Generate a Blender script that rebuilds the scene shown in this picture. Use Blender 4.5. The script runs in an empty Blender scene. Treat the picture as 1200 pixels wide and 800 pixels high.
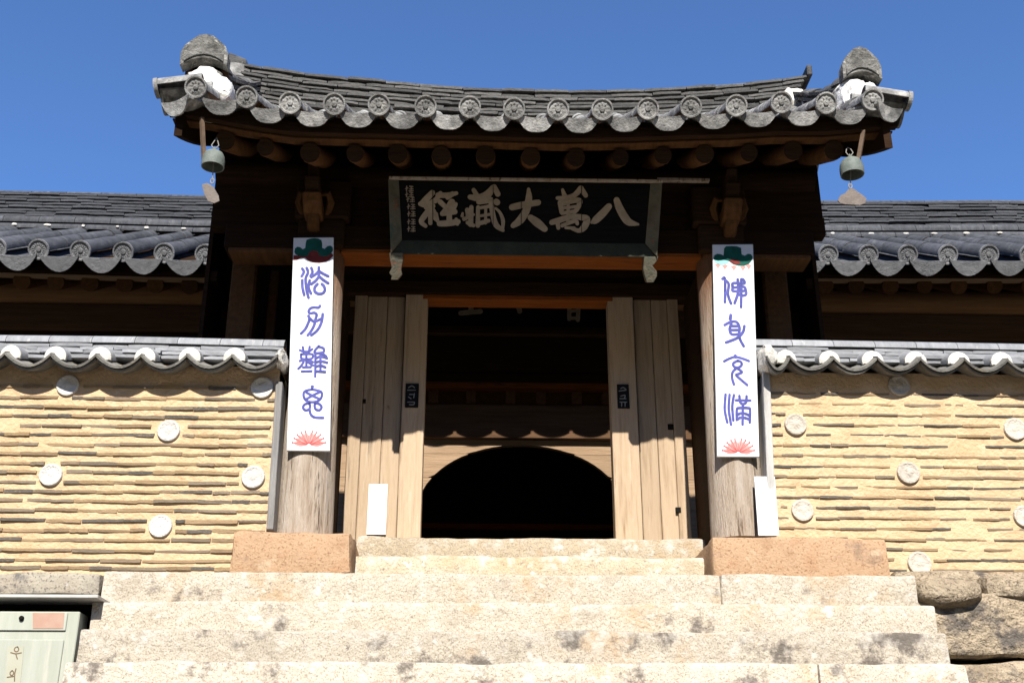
import bpy, bmesh, math, random
from mathutils import Vector, Matrix, noise, Euler
random.seed(11)
R = math.radians
sc = bpy.context.scene
COL = sc.collection

# ------------------------------------------------------------------ camera
F = 1350.0
PITCH, YAW = 22.5, -1.7
CAM = Vector((-0.35, -8.6, -2.01))
cd = bpy.data.cameras.new('camera')
cam = bpy.data.objects.new('camera', cd)
COL.objects.link(cam)
cam.location = CAM
cam.rotation_euler = (R(90 + PITCH), 0, R(YAW))
cd.sensor_width = 36.0
cd.lens = F / 1200.0 * 36.0
cd.clip_end = 3000
sc.camera = cam
CM = Euler((R(90 + PITCH), 0, R(YAW))).to_matrix()

# ------------------------------------------------------------------ world, sun, exposure
SUN_EL, SUN_AZ = 42.0, 0.8          # azimuth: degrees to the right of straight behind the viewer
w = bpy.data.worlds.new('World')
sc.world = w
w.use_nodes = True
nt = w.node_tree
bg = nt.nodes['Background']
sky = nt.nodes.new('ShaderNodeTexSky')
sky.sky_type = 'NISHITA'
sky.sun_disc = False
sky.sun_elevation = R(SUN_EL)
sky.sun_rotation = R(180 - SUN_AZ)
sky.altitude = 0
sky.air_density = 0.75
sky.dust_density = 0.0
sky.ozone_density = 10.0
nt.links.new(sky.outputs[0], bg.inputs[0])
bg.inputs[1].default_value = 0.14
sl = bpy.data.lights.new('sun', 'SUN')
sl.energy = 5.0
sl.angle = R(0.5)
sl.color = (1.0, 0.955, 0.88)
so = bpy.data.objects.new('sun', sl)
COL.objects.link(so)
sd = Vector((-math.sin(R(SUN_AZ)) * math.cos(R(SUN_EL)), math.cos(R(SUN_AZ)) * math.cos(R(SUN_EL)), -math.sin(R(SUN_EL))))
so.rotation_euler = sd.to_track_quat('-Z', 'Y').to_euler()
so.location = (0, -20, 20)
sc.view_settings.view_transform = 'Standard'
sc.view_settings.look = 'None'
sc.view_settings.exposure = 0.78
sc.view_settings.gamma = 1.0
sc.cycles.diffuse_bounces = 1

# ------------------------------------------------------------------ measuring helpers
def ray(px, py):
    return CM @ Vector(((px - 600) / F, (400 - py) / F, -1))
def at(px, py, Y):
    d = ray(px, py)
    return CAM + d * ((Y - CAM.y) / d.y)
def atp(px, py, p0, n):
    d = ray(px, py)
    return CAM + d * ((p0 - CAM).dot(n) / d.dot(n))
def X(px, py, Y): return at(px, py, Y).x
def Z(px, py, Y): return at(px, py, Y).z
def lerp(a, b, t): return a + (b - a) * t
def table(tb, x):
    if x <= tb[0][0]:
        a, b = tb[0], tb[1]
    elif x >= tb[-1][0]:
        a, b = tb[-2], tb[-1]
    else:
        for a, b in zip(tb, tb[1:]):
            if a[0] <= x <= b[0]: break
    return a[1] + (b[1] - a[1]) * (x - a[0]) / (b[0] - a[0])
def U(a, b): return random.uniform(a, b)

# ------------------------------------------------------------------ materials
def mat(name, cols, scale=4.0, stretch=(1, 1, 1), rough=0.85, bump=0.35, bscale=30.0, spots=(), rnd=0.25, rcols=None, speck=None, spec=0.3, bdist=0.02, hue=0.0, upper=None, worn=None):
    m = bpy.data.materials.new(name)
    m.use_nodes = True
    t = m.node_tree; N = t.nodes; L = t.links
    b = N['Principled BSDF']
    b.inputs['Roughness'].default_value = rough
    b.inputs['Specular IOR Level'].default_value = spec
    tc = N.new('ShaderNodeTexCoord'); oi = N.new('ShaderNodeObjectInfo')
    mul = N.new('ShaderNodeMath'); mul.operation = 'MULTIPLY'; mul.inputs[1].default_value = 61.0
    L.new(oi.outputs['Random'], mul.inputs[0])
    add = N.new('ShaderNodeVectorMath'); add.operation = 'ADD'
    L.new(tc.outputs['Object'], add.inputs[0]); L.new(mul.outputs[0], add.inputs[1])
    mp = N.new('ShaderNodeVectorMath'); mp.operation = 'MULTIPLY'; mp.inputs[1].default_value = stretch
    L.new(add.outputs[0], mp.inputs[0])
    def noi(sc_, det=6, src=mp, ro=0.62):
        n = N.new('ShaderNodeTexNoise'); n.inputs['Scale'].default_value = sc_; n.inputs['Detail'].default_value = det
        n.inputs['Roughness'].default_value = ro
        L.new(src.outputs[0], n.inputs['Vector']); return n
    def ramp(src, pts, interp='LINEAR'):
        r = N.new('ShaderNodeValToRGB'); r.color_ramp.interpolation = interp
        e = r.color_ramp.elements
        while len(e) < len(pts): e.new(0.5)
        for k, (p, c) in enumerate(pts):
            e[k].position = p; e[k].color = (*c, 1) if len(c) == 3 else c
        L.new(src, r.inputs[0]); return r.outputs[0]
    n1 = noi(scale)
    k = len(cols)
    col = ramp(n1.outputs['Fac'], [(0.33 + 0.34 * i / max(1, k - 1), c) for i, c in enumerate(cols)])
    if rcols:
        rc = ramp(oi.outputs['Random'], [(i / len(rcols), c) for i, c in enumerate(rcols)], 'CONSTANT')
        mx = N.new('ShaderNodeMix'); mx.data_type = 'RGBA'; mx.blend_type = 'MULTIPLY'; mx.inputs[0].default_value = 1.0
        L.new(rc, mx.inputs[6]); L.new(col, mx.inputs[7]); col = mx.outputs[2]
    if speck:
        cs, ss, lo, hi = speck
        ns = noi(ss, 2, add)
        f = ramp(ns.outputs['Fac'], [(lo, (0, 0, 0)), (hi, (1, 1, 1))])
        mx = N.new('ShaderNodeMix'); mx.data_type = 'RGBA'
        L.new(f, mx.inputs[0]); L.new(col, mx.inputs[6]); mx.inputs[7].default_value = (*cs, 1); col = mx.outputs[2]
    for (cs, ss, lo, hi, st) in spots:
        a2 = N.new('ShaderNodeVectorMath'); a2.operation = 'ADD'; a2.inputs[1].default_value = (ss * 3.7, ss * 1.3, 5.1)
        L.new(mp.outputs[0] if st else add.outputs[0], a2.inputs[0])
        ns = noi(ss, 8, a2, 0.68)
        f = ramp(ns.outputs['Fac'], [(lo, (0, 0, 0)), (hi, (1, 1, 1))])
        mx = N.new('ShaderNodeMix'); mx.data_type = 'RGBA'
        L.new(f, mx.inputs[0]); L.new(col, mx.inputs[6]); mx.inputs[7].default_value = (*cs, 1); col = mx.outputs[2]
    if worn:                       # edges polished paler by feet and rain
        ge = N.new('ShaderNodeNewGeometry')
        mw = N.new('ShaderNodeMapRange'); mw.inputs[1].default_value = 0.80; mw.inputs[2].default_value = 0.90; mw.inputs[4].default_value = 0.75
        ad0 = N.new('ShaderNodeMath'); ad0.operation = 'MULTIPLY_ADD'; ad0.inputs[1].default_value = 0.55; nw = noi(9, 6, add); L.new(nw.outputs['Fac'], ad0.inputs[0]); L.new(ge.outputs['Pointiness'], ad0.inputs[2]); L.new(ad0.outputs[0], mw.inputs[0])
        mx = N.new('ShaderNodeMix'); mx.data_type = 'RGBA'; L.new(mw.outputs[0], mx.inputs[0]); L.new(col, mx.inputs[6]); mx.inputs[7].default_value = (*worn, 1); col = mx.outputs[2]
    if upper:                      # older colour kept high up, where rain never reaches
        cu, z0, z1 = upper
        sx = N.new('ShaderNodeSeparateXYZ'); L.new(tc.outputs['Object'], sx.inputs[0])
        m1 = N.new('ShaderNodeMath'); m1.operation = 'MULTIPLY_ADD'; m1.inputs[1].default_value = 0.7; L.new(n1.outputs['Fac'], m1.inputs[0]); L.new(sx.outputs['Z'], m1.inputs[2])
        mr0 = N.new('ShaderNodeMapRange'); mr0.inputs[1].default_value = z0 + .35; mr0.inputs[2].default_value = z1 + .35; L.new(m1.outputs[0], mr0.inputs[0])
        mx = N.new('ShaderNodeMix'); mx.data_type = 'RGBA'; L.new(mr0.outputs[0], mx.inputs[0]); L.new(col, mx.inputs[6]); mx.inputs[7].default_value = (*cu, 1); col = mx.outputs[2]
    if rnd or hue:
        hs = N.new('ShaderNodeHueSaturation')
        mr = N.new('ShaderNodeMapRange'); mr.inputs[3].default_value = 1 - rnd; mr.inputs[4].default_value = 1 + rnd
        L.new(oi.outputs['Random'], mr.inputs[0]); L.new(mr.outputs[0], hs.inputs['Value'])
        L.new(col, hs.inputs['Color']); col = hs.outputs[0]
    L.new(col, b.inputs['Base Color'])
    if bump:
        nb = noi(bscale, 8)
        ad = N.new('ShaderNodeMath'); ad.operation = 'ADD'
        L.new(nb.outputs['Fac'], ad.inputs[0]); L.new(n1.outputs['Fac'], ad.inputs[1])
        bp = N.new('ShaderNodeBump'); bp.inputs['Strength'].default_value = bump; bp.inputs['Distance'].default_value = bdist
        L.new(ad.outputs[0], bp.inputs['Height']); L.new(bp.outputs[0], b.inputs['Normal'])
    return m

GR = (0.30, 0.29, 0.27)
M = {}
def granite(name, cols, lo, hi, sc_=2.2, dk_=(0.165, 0.14, 0.115)):
    return mat(name, cols, 5, bump=0.9, bscale=38, speck=((0.29, 0.24, 0.18), 95, 0.50, 0.68),
               spots=[((0.46, 0.30, 0.155), 1.6, 0.54, 0.72, 0), ((0.62, 0.58, 0.50), 7, 0.58, 0.66, 0), (dk_, sc_, lo, hi, 0), ((0.22, 0.19, 0.155), 24, 0.61, 0.69, 0), ((0.60, 0.56, 0.48), 15, 0.66, 0.70, 0)], rnd=0.13, worn=(0.60, 0.55, 0.47))
M['granite'] = granite('granite', [(0.45, 0.385, 0.295), (0.56, 0.49, 0.385), (0.50, 0.425, 0.325)], 0.60, 0.67)
M['granite_tan'] = granite('tan_granite', [(0.44, 0.35, 0.235), (0.52, 0.425, 0.295), (0.47, 0.385, 0.265)], 0.64, 0.70)
M['granite_stained'] = granite('lichen_stained_granite', [(0.45, 0.39, 0.305), (0.55, 0.485, 0.385), (0.49, 0.42, 0.33)], 0.535, 0.60, 2.4)
M['rock'] = mat('brown_rock', [(0.27, 0.21, 0.14), (0.42, 0.335, 0.23), (0.35, 0.275, 0.185)], 4, bump=1.0, bscale=16,
                   speck=((0.17, 0.13, 0.09), 60, 0.52, 0.68), bdist=.04,
                   spots=[((0.13, 0.11, 0.09), 2.6, 0.56, 0.64, 0), ((0.44, 0.37, 0.26), 4, 0.58, 0.68, 0)], rnd=0.12)
M['granite_dark'] = mat('lichen_granite', [(0.24, 0.21, 0.17), (0.36, 0.32, 0.25), (0.30, 0.25, 0.19)], 3, bump=0.7, bscale=30,
                   speck=((0.14, 0.12, 0.10), 60, 0.55, 0.66),
                   spots=[((0.12, 0.11, 0.10), 2.0, 0.54, 0.62, 0), ((0.50, 0.46, 0.40), 5, 0.60, 0.68, 0)], rnd=0.12)
M['brown_stone'] = mat('orange_brown_stone', [(0.38, 0.235, 0.135), (0.46, 0.30, 0.18), (0.42, 0.25, 0.14)], 5, bump=0.6, bscale=50,
                   speck=((0.28, 0.16, 0.08), 60, 0.56, 0.68),
                   spots=[((0.20, 0.14, 0.10), 1.8, 0.60, 0.72, 0), ((0.55, 0.42, 0.28), 4, 0.60, 0.7, 0)], rnd=0.08)
M['mortar'] = mat('yellow_clay_mortar', [(0.57, 0.385, 0.215), (0.65, 0.455, 0.27), (0.61, 0.42, 0.245)], 3, bump=0.9, bscale=32,
                   spots=[((0.50, 0.32, 0.16), 1.4, 0.56, 0.74, 0), ((0.70, 0.55, 0.36), 4, 0.58, 0.72, 0), ((0.42, 0.28, 0.15), 9, 0.64, 0.72, 0), ((0.34, 0.25, 0.16), 1.1, 0.66, 0.76, 0)], rnd=0.0)
M['wall_tile'] = mat('wall_tile_edge', [(0.75, 0.75, 0.75), (1.05, 1.05, 1.05)], 9, bump=0.7, bscale=40,
                   rcols=[(0.42, 0.29, 0.17), (0.26, 0.21, 0.155), (0.52, 0.36, 0.20), (0.19, 0.165, 0.14), (0.40, 0.29, 0.19), (0.32, 0.25, 0.175), (0.48, 0.33, 0.18), (0.15, 0.135, 0.115), (0.54, 0.37, 0.21), (0.36, 0.28, 0.20)],
                   spots=[((0.52, 0.37, 0.18), 7, 0.56, 0.66, 0)], rnd=0.05)
M['plaster'] = mat('white_lime_plaster', [(0.58, 0.55, 0.48), (0.70, 0.67, 0.61)], 9, bump=0.6, bscale=35, spots=[((0.42, 0.37, 0.29), 9, 0.58, 0.70, 0)], rnd=0.06)
M['plaster_old'] = mat('old_lime_plaster', [(0.66, 0.63, 0.57), (0.85, 0.84, 0.80)], 6, bump=0.8, bscale=20, spots=[((0.22, 0.21, 0.20), 5, 0.58, 0.68, 0), ((0.40, 0.30, 0.20), 7, 0.66, 0.74, 0)], rnd=0.06)
M['disc'] = mat('pale_disc', [(0.62, 0.59, 0.53), (0.72, 0.69, 0.63)], 14, bump=0.8, bscale=60, spots=[((0.5, 0.42, 0.3), 12, 0.6, 0.7, 0)], rnd=0.12)
M['disc_cream'] = mat('cream_disc', [(0.54, 0.47, 0.38), (0.62, 0.56, 0.47)], 14, bump=0.8, bscale=60, spots=[((0.40, 0.32, 0.22), 12, 0.58, 0.7, 0)], rnd=0.1)
M['old_tile'] = mat('old_grey_tile', [(0.10, 0.098, 0.093), (0.225, 0.22, 0.208), (0.38, 0.375, 0.355)], 9, bump=0.5, bscale=60, rough=0.75,
                   spots=[((0.46, 0.44, 0.40), 8, 0.56, 0.70, 0), ((0.09, 0.085, 0.08), 6, 0.60, 0.68, 0), ((0.34, 0.27, 0.15), 10, 0.66, 0.72, 0)], rnd=0.25)
M['ridge_tile'] = mat('ridge_tile', [(0.045, 0.043, 0.041), (0.095, 0.092, 0.086), (0.15, 0.145, 0.135)], 8, bump=0.5, bscale=60, rough=0.7,
                   spots=[((0.33, 0.315, 0.28), 7, 0.60, 0.72, 0), ((0.30, 0.25, 0.13), 9, 0.68, 0.74, 0)], rnd=0.35)
M['end_tile'] = mat('mottled_end_tile', [(0.07, 0.067, 0.06), (0.15, 0.145, 0.13), (0.24, 0.235, 0.215)], 14, bump=1.0, bscale=40, rough=0.85, spots=[((0.40, 0.385, 0.345), 9, 0.58, 0.66, 0), ((0.30, 0.25, 0.13), 12, 0.66, 0.72, 0), ((0.05, 0.047, 0.043), 7, 0.60, 0.68, 0)], rnd=0.1)
M['hall_tile'] = mat('dark_blue_grey_tile', [(0.048, 0.050, 0.056), (0.092, 0.095, 0.104)], 7, bump=0.6, bscale=50, rough=0.72, spec=0.25,
                   spots=[((0.15, 0.15, 0.15), 5, 0.58, 0.72, 0), ((0.035, 0.05, 0.055), 9, 0.60, 0.68, 0)], rnd=0.2)
M['hall_cap'] = mat('hall_tile_face', [(0.17, 0.17, 0.176), (0.25, 0.25, 0.252)], 16, bump=0.6, bscale=80, rough=0.7, rnd=0.15)
M['coping_tile'] = mat('coping_tile', [(0.20, 0.205, 0.215), (0.30, 0.305, 0.315)], 6, bump=0.3, bscale=50, rough=0.6, spots=[((0.42, 0.41, 0.39), 6, 0.58, 0.7, 0)], rnd=0.2)
M['coping_pan'] = mat('coping_pan', [(0.13, 0.125, 0.11), (0.22, 0.21, 0.185)], 9, bump=0.5, bscale=50, rough=0.8, spots=[((0.30, 0.25, 0.16), 8, 0.58, 0.7, 0)], rnd=0.2)
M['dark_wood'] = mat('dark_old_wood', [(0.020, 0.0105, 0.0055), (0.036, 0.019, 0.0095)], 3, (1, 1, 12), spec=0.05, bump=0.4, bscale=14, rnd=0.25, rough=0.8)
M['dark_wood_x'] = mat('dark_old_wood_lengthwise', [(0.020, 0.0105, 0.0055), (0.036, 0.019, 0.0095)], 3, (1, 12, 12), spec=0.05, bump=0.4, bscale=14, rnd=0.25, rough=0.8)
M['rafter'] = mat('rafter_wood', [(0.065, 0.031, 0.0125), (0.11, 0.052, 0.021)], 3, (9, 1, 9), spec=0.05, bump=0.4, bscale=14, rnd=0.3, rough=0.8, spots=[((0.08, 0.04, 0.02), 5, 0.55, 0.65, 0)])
M['red_wood'] = mat('reddish_painted_wood', [(0.15, 0.043, 0.010), (0.22, 0.068, 0.015)], 3, (1, 10, 10), spec=0.05, bump=0.3, bscale=12, rnd=0.15, spots=[((0.07, 0.035, 0.02), 2.5, 0.58, 0.66, 1)])
M['grey_wood'] = mat('weathered_grey_wood', [(0.30, 0.225, 0.16), (0.42, 0.34, 0.265), (0.47, 0.40, 0.33)], 4, (6, 6, 0.5), bump=0.7, bscale=22, rnd=0.08,
                   spots=[((0.13, 0.09, 0.06), 5, 0.575, 0.64, 1), ((0.36, 0.31, 0.26), 3, 0.6, 0.7, 1), ((0.34, 0.20, 0.11), 1.4, 0.58, 0.7, 0)], bdist=0.03, upper=((0.17, 0.075, 0.032), 0.1, 0.75))
M['grey_post'] = mat('grey_timber', [(0.20, 0.19, 0.18), (0.30, 0.285, 0.27)], 4, (8, 8, 0.5), bump=0.6, bscale=20, rnd=0.08)
M['pale_post'] = mat('pale_timber', [(0.42, 0.40, 0.37), (0.58, 0.56, 0.52)], 4, (8, 8, 0.5), bump=0.6, bscale=20, rnd=0.08, spots=[((0.25, 0.2, 0.16), 4, 0.6, 0.68, 1)])
M['door_wood'] = mat('door_wood', [(0.35, 0.25, 0.162), (0.47, 0.352, 0.24), (0.41, 0.305, 0.20)], 3, (7, 7, 0.45), spec=0.05, bump=0.45, bscale=18, rnd=0.12,
                   spots=[((0.24, 0.15, 0.085), 3, 0.62, 0.72, 1), ((0.20, 0.13, 0.08), 7, 0.68, 0.73, 0), ((0.50, 0.40, 0.29), 2.2, 0.58, 0.68, 1), ((0.23, 0.18, 0.13), 1.5, 0.60, 0.70, 1)])
M['hall_board'] = mat('hall_board_wood', [(0.27, 0.18, 0.11), (0.36, 0.25, 0.16)], 3, (0.45, 7, 7), spec=0.05, bump=0.45, bscale=18, rnd=0.12, spots=[((0.15, 0.09, 0.055), 3, 0.6, 0.7, 1)])
M['hall_purlin'] = mat('hall_purlin_wood', [(0.24, 0.125, 0.055), (0.34, 0.185, 0.085)], 3, (0.45, 7, 7), spec=0.05, bump=0.45, bscale=18, rnd=0.12)
M['hall_beam'] = mat('hall_beam_wood', [(0.09, 0.05, 0.027), (0.14, 0.08, 0.045)], 3, (0.45, 7, 7), spec=0.05, bump=0.45, bscale=18, rnd=0.12)
M['white_board'] = mat('white_paint', [(0.66, 0.67, 0.69), (0.74, 0.74, 0.75)], 3, bump=0.2, bscale=20, spots=[((0.58, 0.56, 0.52), 5, 0.60, 0.75, 0)], rnd=0.0, rough=0.6)
M['paper'] = mat('white_paper', [(0.82, 0.82, 0.80), (0.86, 0.86, 0.85)], 3, bump=0.08, bscale=10, rnd=0.0, rough=0.7)
M['blue_ink'] = mat('blue_paint', [(0.040, 0.045, 0.20), (0.085, 0.090, 0.34)], 26, bump=0, rnd=0.0, rough=0.7)
M['green_ink'] = mat('green_paint', [(0.003, 0.06, 0.045), (0.006, 0.10, 0.07)], 12, bump=0, rnd=0.0)
M['teal_ink'] = mat('pale_teal_paint', [(0.25, 0.62, 0.58), (0.33, 0.70, 0.64)], 12, bump=0, rnd=0.0)
M['maroon_ink'] = mat('maroon_paint', [(0.12, 0.012, 0.012), (0.20, 0.03, 0.025)], 12, bump=0, rnd=0.0)
M['pink_ink'] = mat('pink_paint', [(0.60, 0.22, 0.20), (0.66, 0.32, 0.29)], 14, bump=0, rnd=0.0)
M['red_ink'] = mat('red_paint', [(0.52, 0.06, 0.06), (0.60, 0.13, 0.12)], 14, bump=0, rnd=0.0)
M['sign_black'] = mat('sign_black', [(0.004, 0.004, 0.0045), (0.008, 0.0075, 0.0075)], 4, (1, 10, 10), spec=0.05, bump=0.2, bscale=12, rnd=0.0, rough=0.75)
M['sign_gold'] = mat('sign_letter', [(0.25, 0.195, 0.135), (0.35, 0.28, 0.20)], 10, bump=0.3, bscale=40, rnd=0.08)
M['sign_faint'] = mat('sign_small_letter', [(0.20, 0.16, 0.12), (0.28, 0.22, 0.16)], 10, bump=0, rnd=0.08)
M['sign_frame'] = mat('sign_frame_paint', [(0.065, 0.066, 0.045), (0.11, 0.10, 0.07), (0.085, 0.07, 0.045)], 7, bump=0.5, bscale=40, rnd=0.15,
                   spots=[((0.24, 0.06, 0.03), 8, 0.60, 0.68, 0), ((0.035, 0.075, 0.06), 5, 0.56, 0.68, 0)])
M['sign_rail'] = mat('sign_rail_green', [(0.030, 0.034, 0.024), (0.048, 0.050, 0.036)], 6, spec=0.05, bump=0.5, bscale=40, rnd=0.1, spots=[((0.015, 0.03, 0.03), 18, 0.60, 0.66, 0)])
M['bronze'] = mat('green_bronze', [(0.11, 0.13, 0.115), (0.17, 0.19, 0.165)], 14, bump=0.25, bscale=60, rnd=0.06, rough=0.6, spots=[((0.12, 0.14, 0.12), 20, 0.6, 0.7, 0)])
M['plate'] = mat('rusty_plate', [(0.13, 0.105, 0.088), (0.19, 0.155, 0.13)], 12, bump=0.3, bscale=60, rnd=0.06, rough=0.7)
M['wire'] = mat('wire', [(0.22, 0.21, 0.19), (0.30, 0.28, 0.25)], 12, bump=0, rnd=0.0, rough=0.5)
M['rod'] = mat('rusty_rod', [(0.10, 0.065, 0.042), (0.15, 0.10, 0.066)], 8, bump=0.3, rnd=0.0)
M['cabinet'] = mat('pale_green_metal', [(0.36, 0.375, 0.305), (0.42, 0.43, 0.36)], 2, (6, 6, 0.6), bump=0.12, bscale=10, rnd=0.03, rough=0.5, spots=[((0.46, 0.45, 0.37), 3, 0.56, 0.7, 1)])
M['cab_roof'] = mat('grey_sheet_metal', [(0.42, 0.41, 0.38), (0.52, 0.50, 0.46)], 5, bump=0.2, rnd=0.03, rough=0.45)
M['black_void'] = mat('dark_metal_and_shade', [(0.010, 0.009, 0.008), (0.016, 0.014, 0.012)], 5, spec=0.05, bump=0.2, rnd=0.0)  # also the shade painted into the gaps of the cabinet
M['faded_pink'] = mat('faded_pink_sticker', [(0.40, 0.235, 0.17), (0.43, 0.29, 0.22)], 12, bump=0, rnd=0.0)
M['faded_yellow'] = mat('faded_yellow_strip', [(0.385, 0.38, 0.29), (0.42, 0.41, 0.32)], 6, bump=0, rnd=0.0)
M['brown_ink'] = mat('brown_ink', [(0.14, 0.09, 0.055), (0.19, 0.13, 0.08)], 12, bump=0, rnd=0.0)
M['plaque'] = mat('plaque_black', [(0.010, 0.010, 0.012), (0.014, 0.014, 0.016)], 5, spec=0.05, bump=0.1, rnd=0.0, rough=0.6)
M['plaque_ink'] = mat('plaque_letter', [(0.20, 0.20, 0.20), (0.28, 0.28, 0.28)], 12, bump=0, rnd=0.0)
M['earth'] = mat('packed_earth', [(0.050, 0.045, 0.036), (0.075, 0.067, 0.054), (0.060, 0.053, 0.043)], 2, bump=0.6, bscale=25, rnd=0.0, spots=[((0.042, 0.039, 0.032), 1, 0.55, 0.7, 0)])
M['added_forest'] = mat('added_hillside_forest', [(0.018, 0.028, 0.010), (0.040, 0.055, 0.020), (0.05, 0.045, 0.018)], .25, bump=1.0, bscale=2, rnd=0.0, bdist=.5)
M['mud'] = mat('brown_mud', [(0.07, 0.038, 0.02), (0.12, 0.065, 0.034)], 5, spec=0.05, bump=0.6, bscale=25, rnd=0.1)

# ------------------------------------------------------------------ mesh helpers
WL = {}
def wl(o): return WL[o.name] if o else Vector((0, 0, 0))
def thing(name, label, cat, loc=(0, 0, 0), group=None):
    o = bpy.data.objects.new(name, None); COL.objects.link(o)
    o.empty_display_size = 0.2
    o.location = loc; WL[o.name] = Vector(loc)
    o['label'] = label; o['category'] = cat
    if group: o['group'] = group
    return o
def tag(o, label=None, cat=None, group=None, kind=None):
    if label: o['label'] = label
    if cat: o['category'] = cat
    if group: o['group'] = group
    if kind: o['kind'] = kind
    return o

class MB:
    def __init__(s): s.v = []; s.f = []
    def add(s, vs, fs):
        k = len(s.v); s.v += [Vector(v) for v in vs]; s.f += [[i + k for i in f] for f in fs]
    def box(s, x0, x1, y0, y1, z0, z1):
        s.add([(x, y, z) for z in (z0, z1) for y in (y0, y1) for x in (x0, x1)],
              [(0, 2, 3, 1), (4, 5, 7, 6), (0, 1, 5, 4), (1, 3, 7, 5), (3, 2, 6, 7), (2, 0, 4, 6)])
        return s
    def hexa(s, a, b):            # two quads of four corners each
        s.add(list(a) + list(b), [(3, 2, 1, 0), (4, 5, 6, 7), (0, 1, 5, 4), (1, 2, 6, 5), (2, 3, 7, 6), (3, 0, 4, 7)]); return s
    def beam(s, p, q, wx, wz, up=(0, 0, 1)):
        p, q = Vector(p), Vector(q); d = (q - p).normalized(); u = Vector(up)
        a = d.cross(u).normalized() * wx / 2; b = a.cross(d).normalized() * wz / 2
        s.hexa([p - a - b, p + a - b, p + a + b, p - a + b], [q - a - b, q + a - b, q + a + b, q - a + b]); return s
    def tube(s, pts, rad, seg=10, cap=True):
        pts = [Vector(p) for p in pts]; k = len(s.v); n = len(pts)
        if not hasattr(rad, '__len__'): rad = [rad] * n
        ref = None
        for i, p in enumerate(pts):
            d = (pts[min(n - 1, i + 1)] - pts[max(0, i - 1)]).normalized()
            if ref is None: ref = Vector((0, 0, 1)) if abs(d.z) < 0.9 else Vector((1, 0, 0))
            a = d.cross(ref).normalized(); b = a.cross(d).normalized(); ref = b
            for j in range(seg):
                t = 2 * math.pi * j / seg
                s.v.append(p + (a * math.cos(t) + b * math.sin(t)) * rad[i])
        for i in range(n - 1):
            for j in range(seg):
                j2 = (j + 1) % seg
                s.f.append([k + i * seg + j, k + i * seg + j2, k + (i + 1) * seg + j2, k + (i + 1) * seg + j])
        if cap:
            s.f.append([k + j for j in range(seg)][::-1]); s.f.append([k + (n - 1) * seg + j for j in range(seg)])
        return s
    def lathe(s, prof, c=(0, 0, 0), seg=20, ax='z'):
        k = len(s.v); c = Vector(c)
        for r, h in prof:
            for j in range(seg):
                t = 2 * math.pi * j / seg
                v = Vector((r * math.cos(t), r * math.sin(t), h))
                if ax == 'y': v = Vector((v.x, h, v.y))
                s.v.append(c + v)
        for i in range(len(prof) - 1):
            for j in range(seg):
                j2 = (j + 1) % seg
                s.f.append([k + i * seg + j, k + i * seg + j2, k + (i + 1) * seg + j2, k + (i + 1) * seg + j])
        s.f.append([k + j for j in range(seg)][::-1]); s.f.append([k + (len(prof) - 1) * seg + j for j in range(seg)])
        return s
    def prism(s, poly, fn, d0, d1):   # fn(u, v, d) -> point
        k = len(s.v); n = len(poly)
        for d in (d0, d1):
            for u, v in poly: s.v.append(Vector(fn(u, v, d)))
        s.f.append([k + i for i in range(n)][::-1]); s.f.append([k + n + i for i in range(n)])
        for i in range(n):
            j = (i + 1) % n
            s.f.append([k + i, k + j, k + n + j, k + n + i])
        return s
    def strip(s, top, bot, fn, d0, d1):  # band between two rows of (u, v), extruded
        k = len(s.v); n = len(top)
        for d in (d0, d1):
            for row in (top, bot):
                for u, v in row: s.v.append(Vector(fn(u, v, d)))
        A, B, C_, D = k, k + n, k + 2 * n, k + 3 * n
        for i in range(n - 1):
            s.f += [[A + i, A + i + 1, B + i + 1, B + i], [C_ + i, D + i, D + i + 1, C_ + i + 1],
                    [A + i, C_ + i, C_ + i + 1, A + i + 1], [B + i, B + i + 1, D + i + 1, D + i]]
        s.f += [[A, B, D, C_], [A + n - 1, C_ + n - 1, D + n - 1, B + n - 1]]
        return s
    def grid(s, fn, nu, nv, thick=None):
        k = len(s.v)
        for j in range(nv + 1):
            for i in range(nu + 1): s.v.append(Vector(fn(i / nu, j / nv)))
        W = nu + 1
        for j in range(nv):
            for i in range(nu):
                a = k + j * W + i; s.f.append([a, a + 1, a + W + 1, a + W])
        return s
    def data(s, name, m, smooth=None, bevel=0.0, centre=False):
        me = bpy.data.meshes.new(name)
        c = Vector((0, 0, 0))
        if centre:
            lo = Vector([min(v[i] for v in s.v) for i in range(3)]); hi = Vector([max(v[i] for v in s.v) for i in range(3)])
            c = (lo + hi) / 2
        me.from_pydata([v - c for v in s.v], [], s.f)
        bm = bmesh.new(); bm.from_mesh(me)
        if bevel:
            bmesh.ops.bevel(bm, geom=[e for e in bm.edges if len(e.link_faces) == 2 and e.calc_face_angle(0) > 0.6], offset=bevel, segments=1, affect='EDGES', clamp_overlap=True)
        bmesh.ops.recalc_face_normals(bm, faces=bm.faces)
        bm.to_mesh(me); bm.free()
        me.materials.append(m)
        if smooth is not None:
            for p in me.polygons: p.use_smooth = True
            me.set_sharp_from_angle(angle=R(smooth))
        return me, c
    def build(s, name, m, parent=None, smooth=None, bevel=0.0):
        me, c = s.data(name, m, smooth, bevel, True)
        return put(name, me, c, parent)

def put(name, me, loc, parent=None, rot=None, scale=None):
    o = bpy.data.objects.new(name, me); COL.objects.link(o)
    loc = Vector(loc)
    WL[o.name] = loc
    o.location = loc - wl(parent)
    if parent: o.parent = parent
    if rot is not None: o.rotation_euler = rot
    if scale is not None: o.scale = scale
    return o

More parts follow.
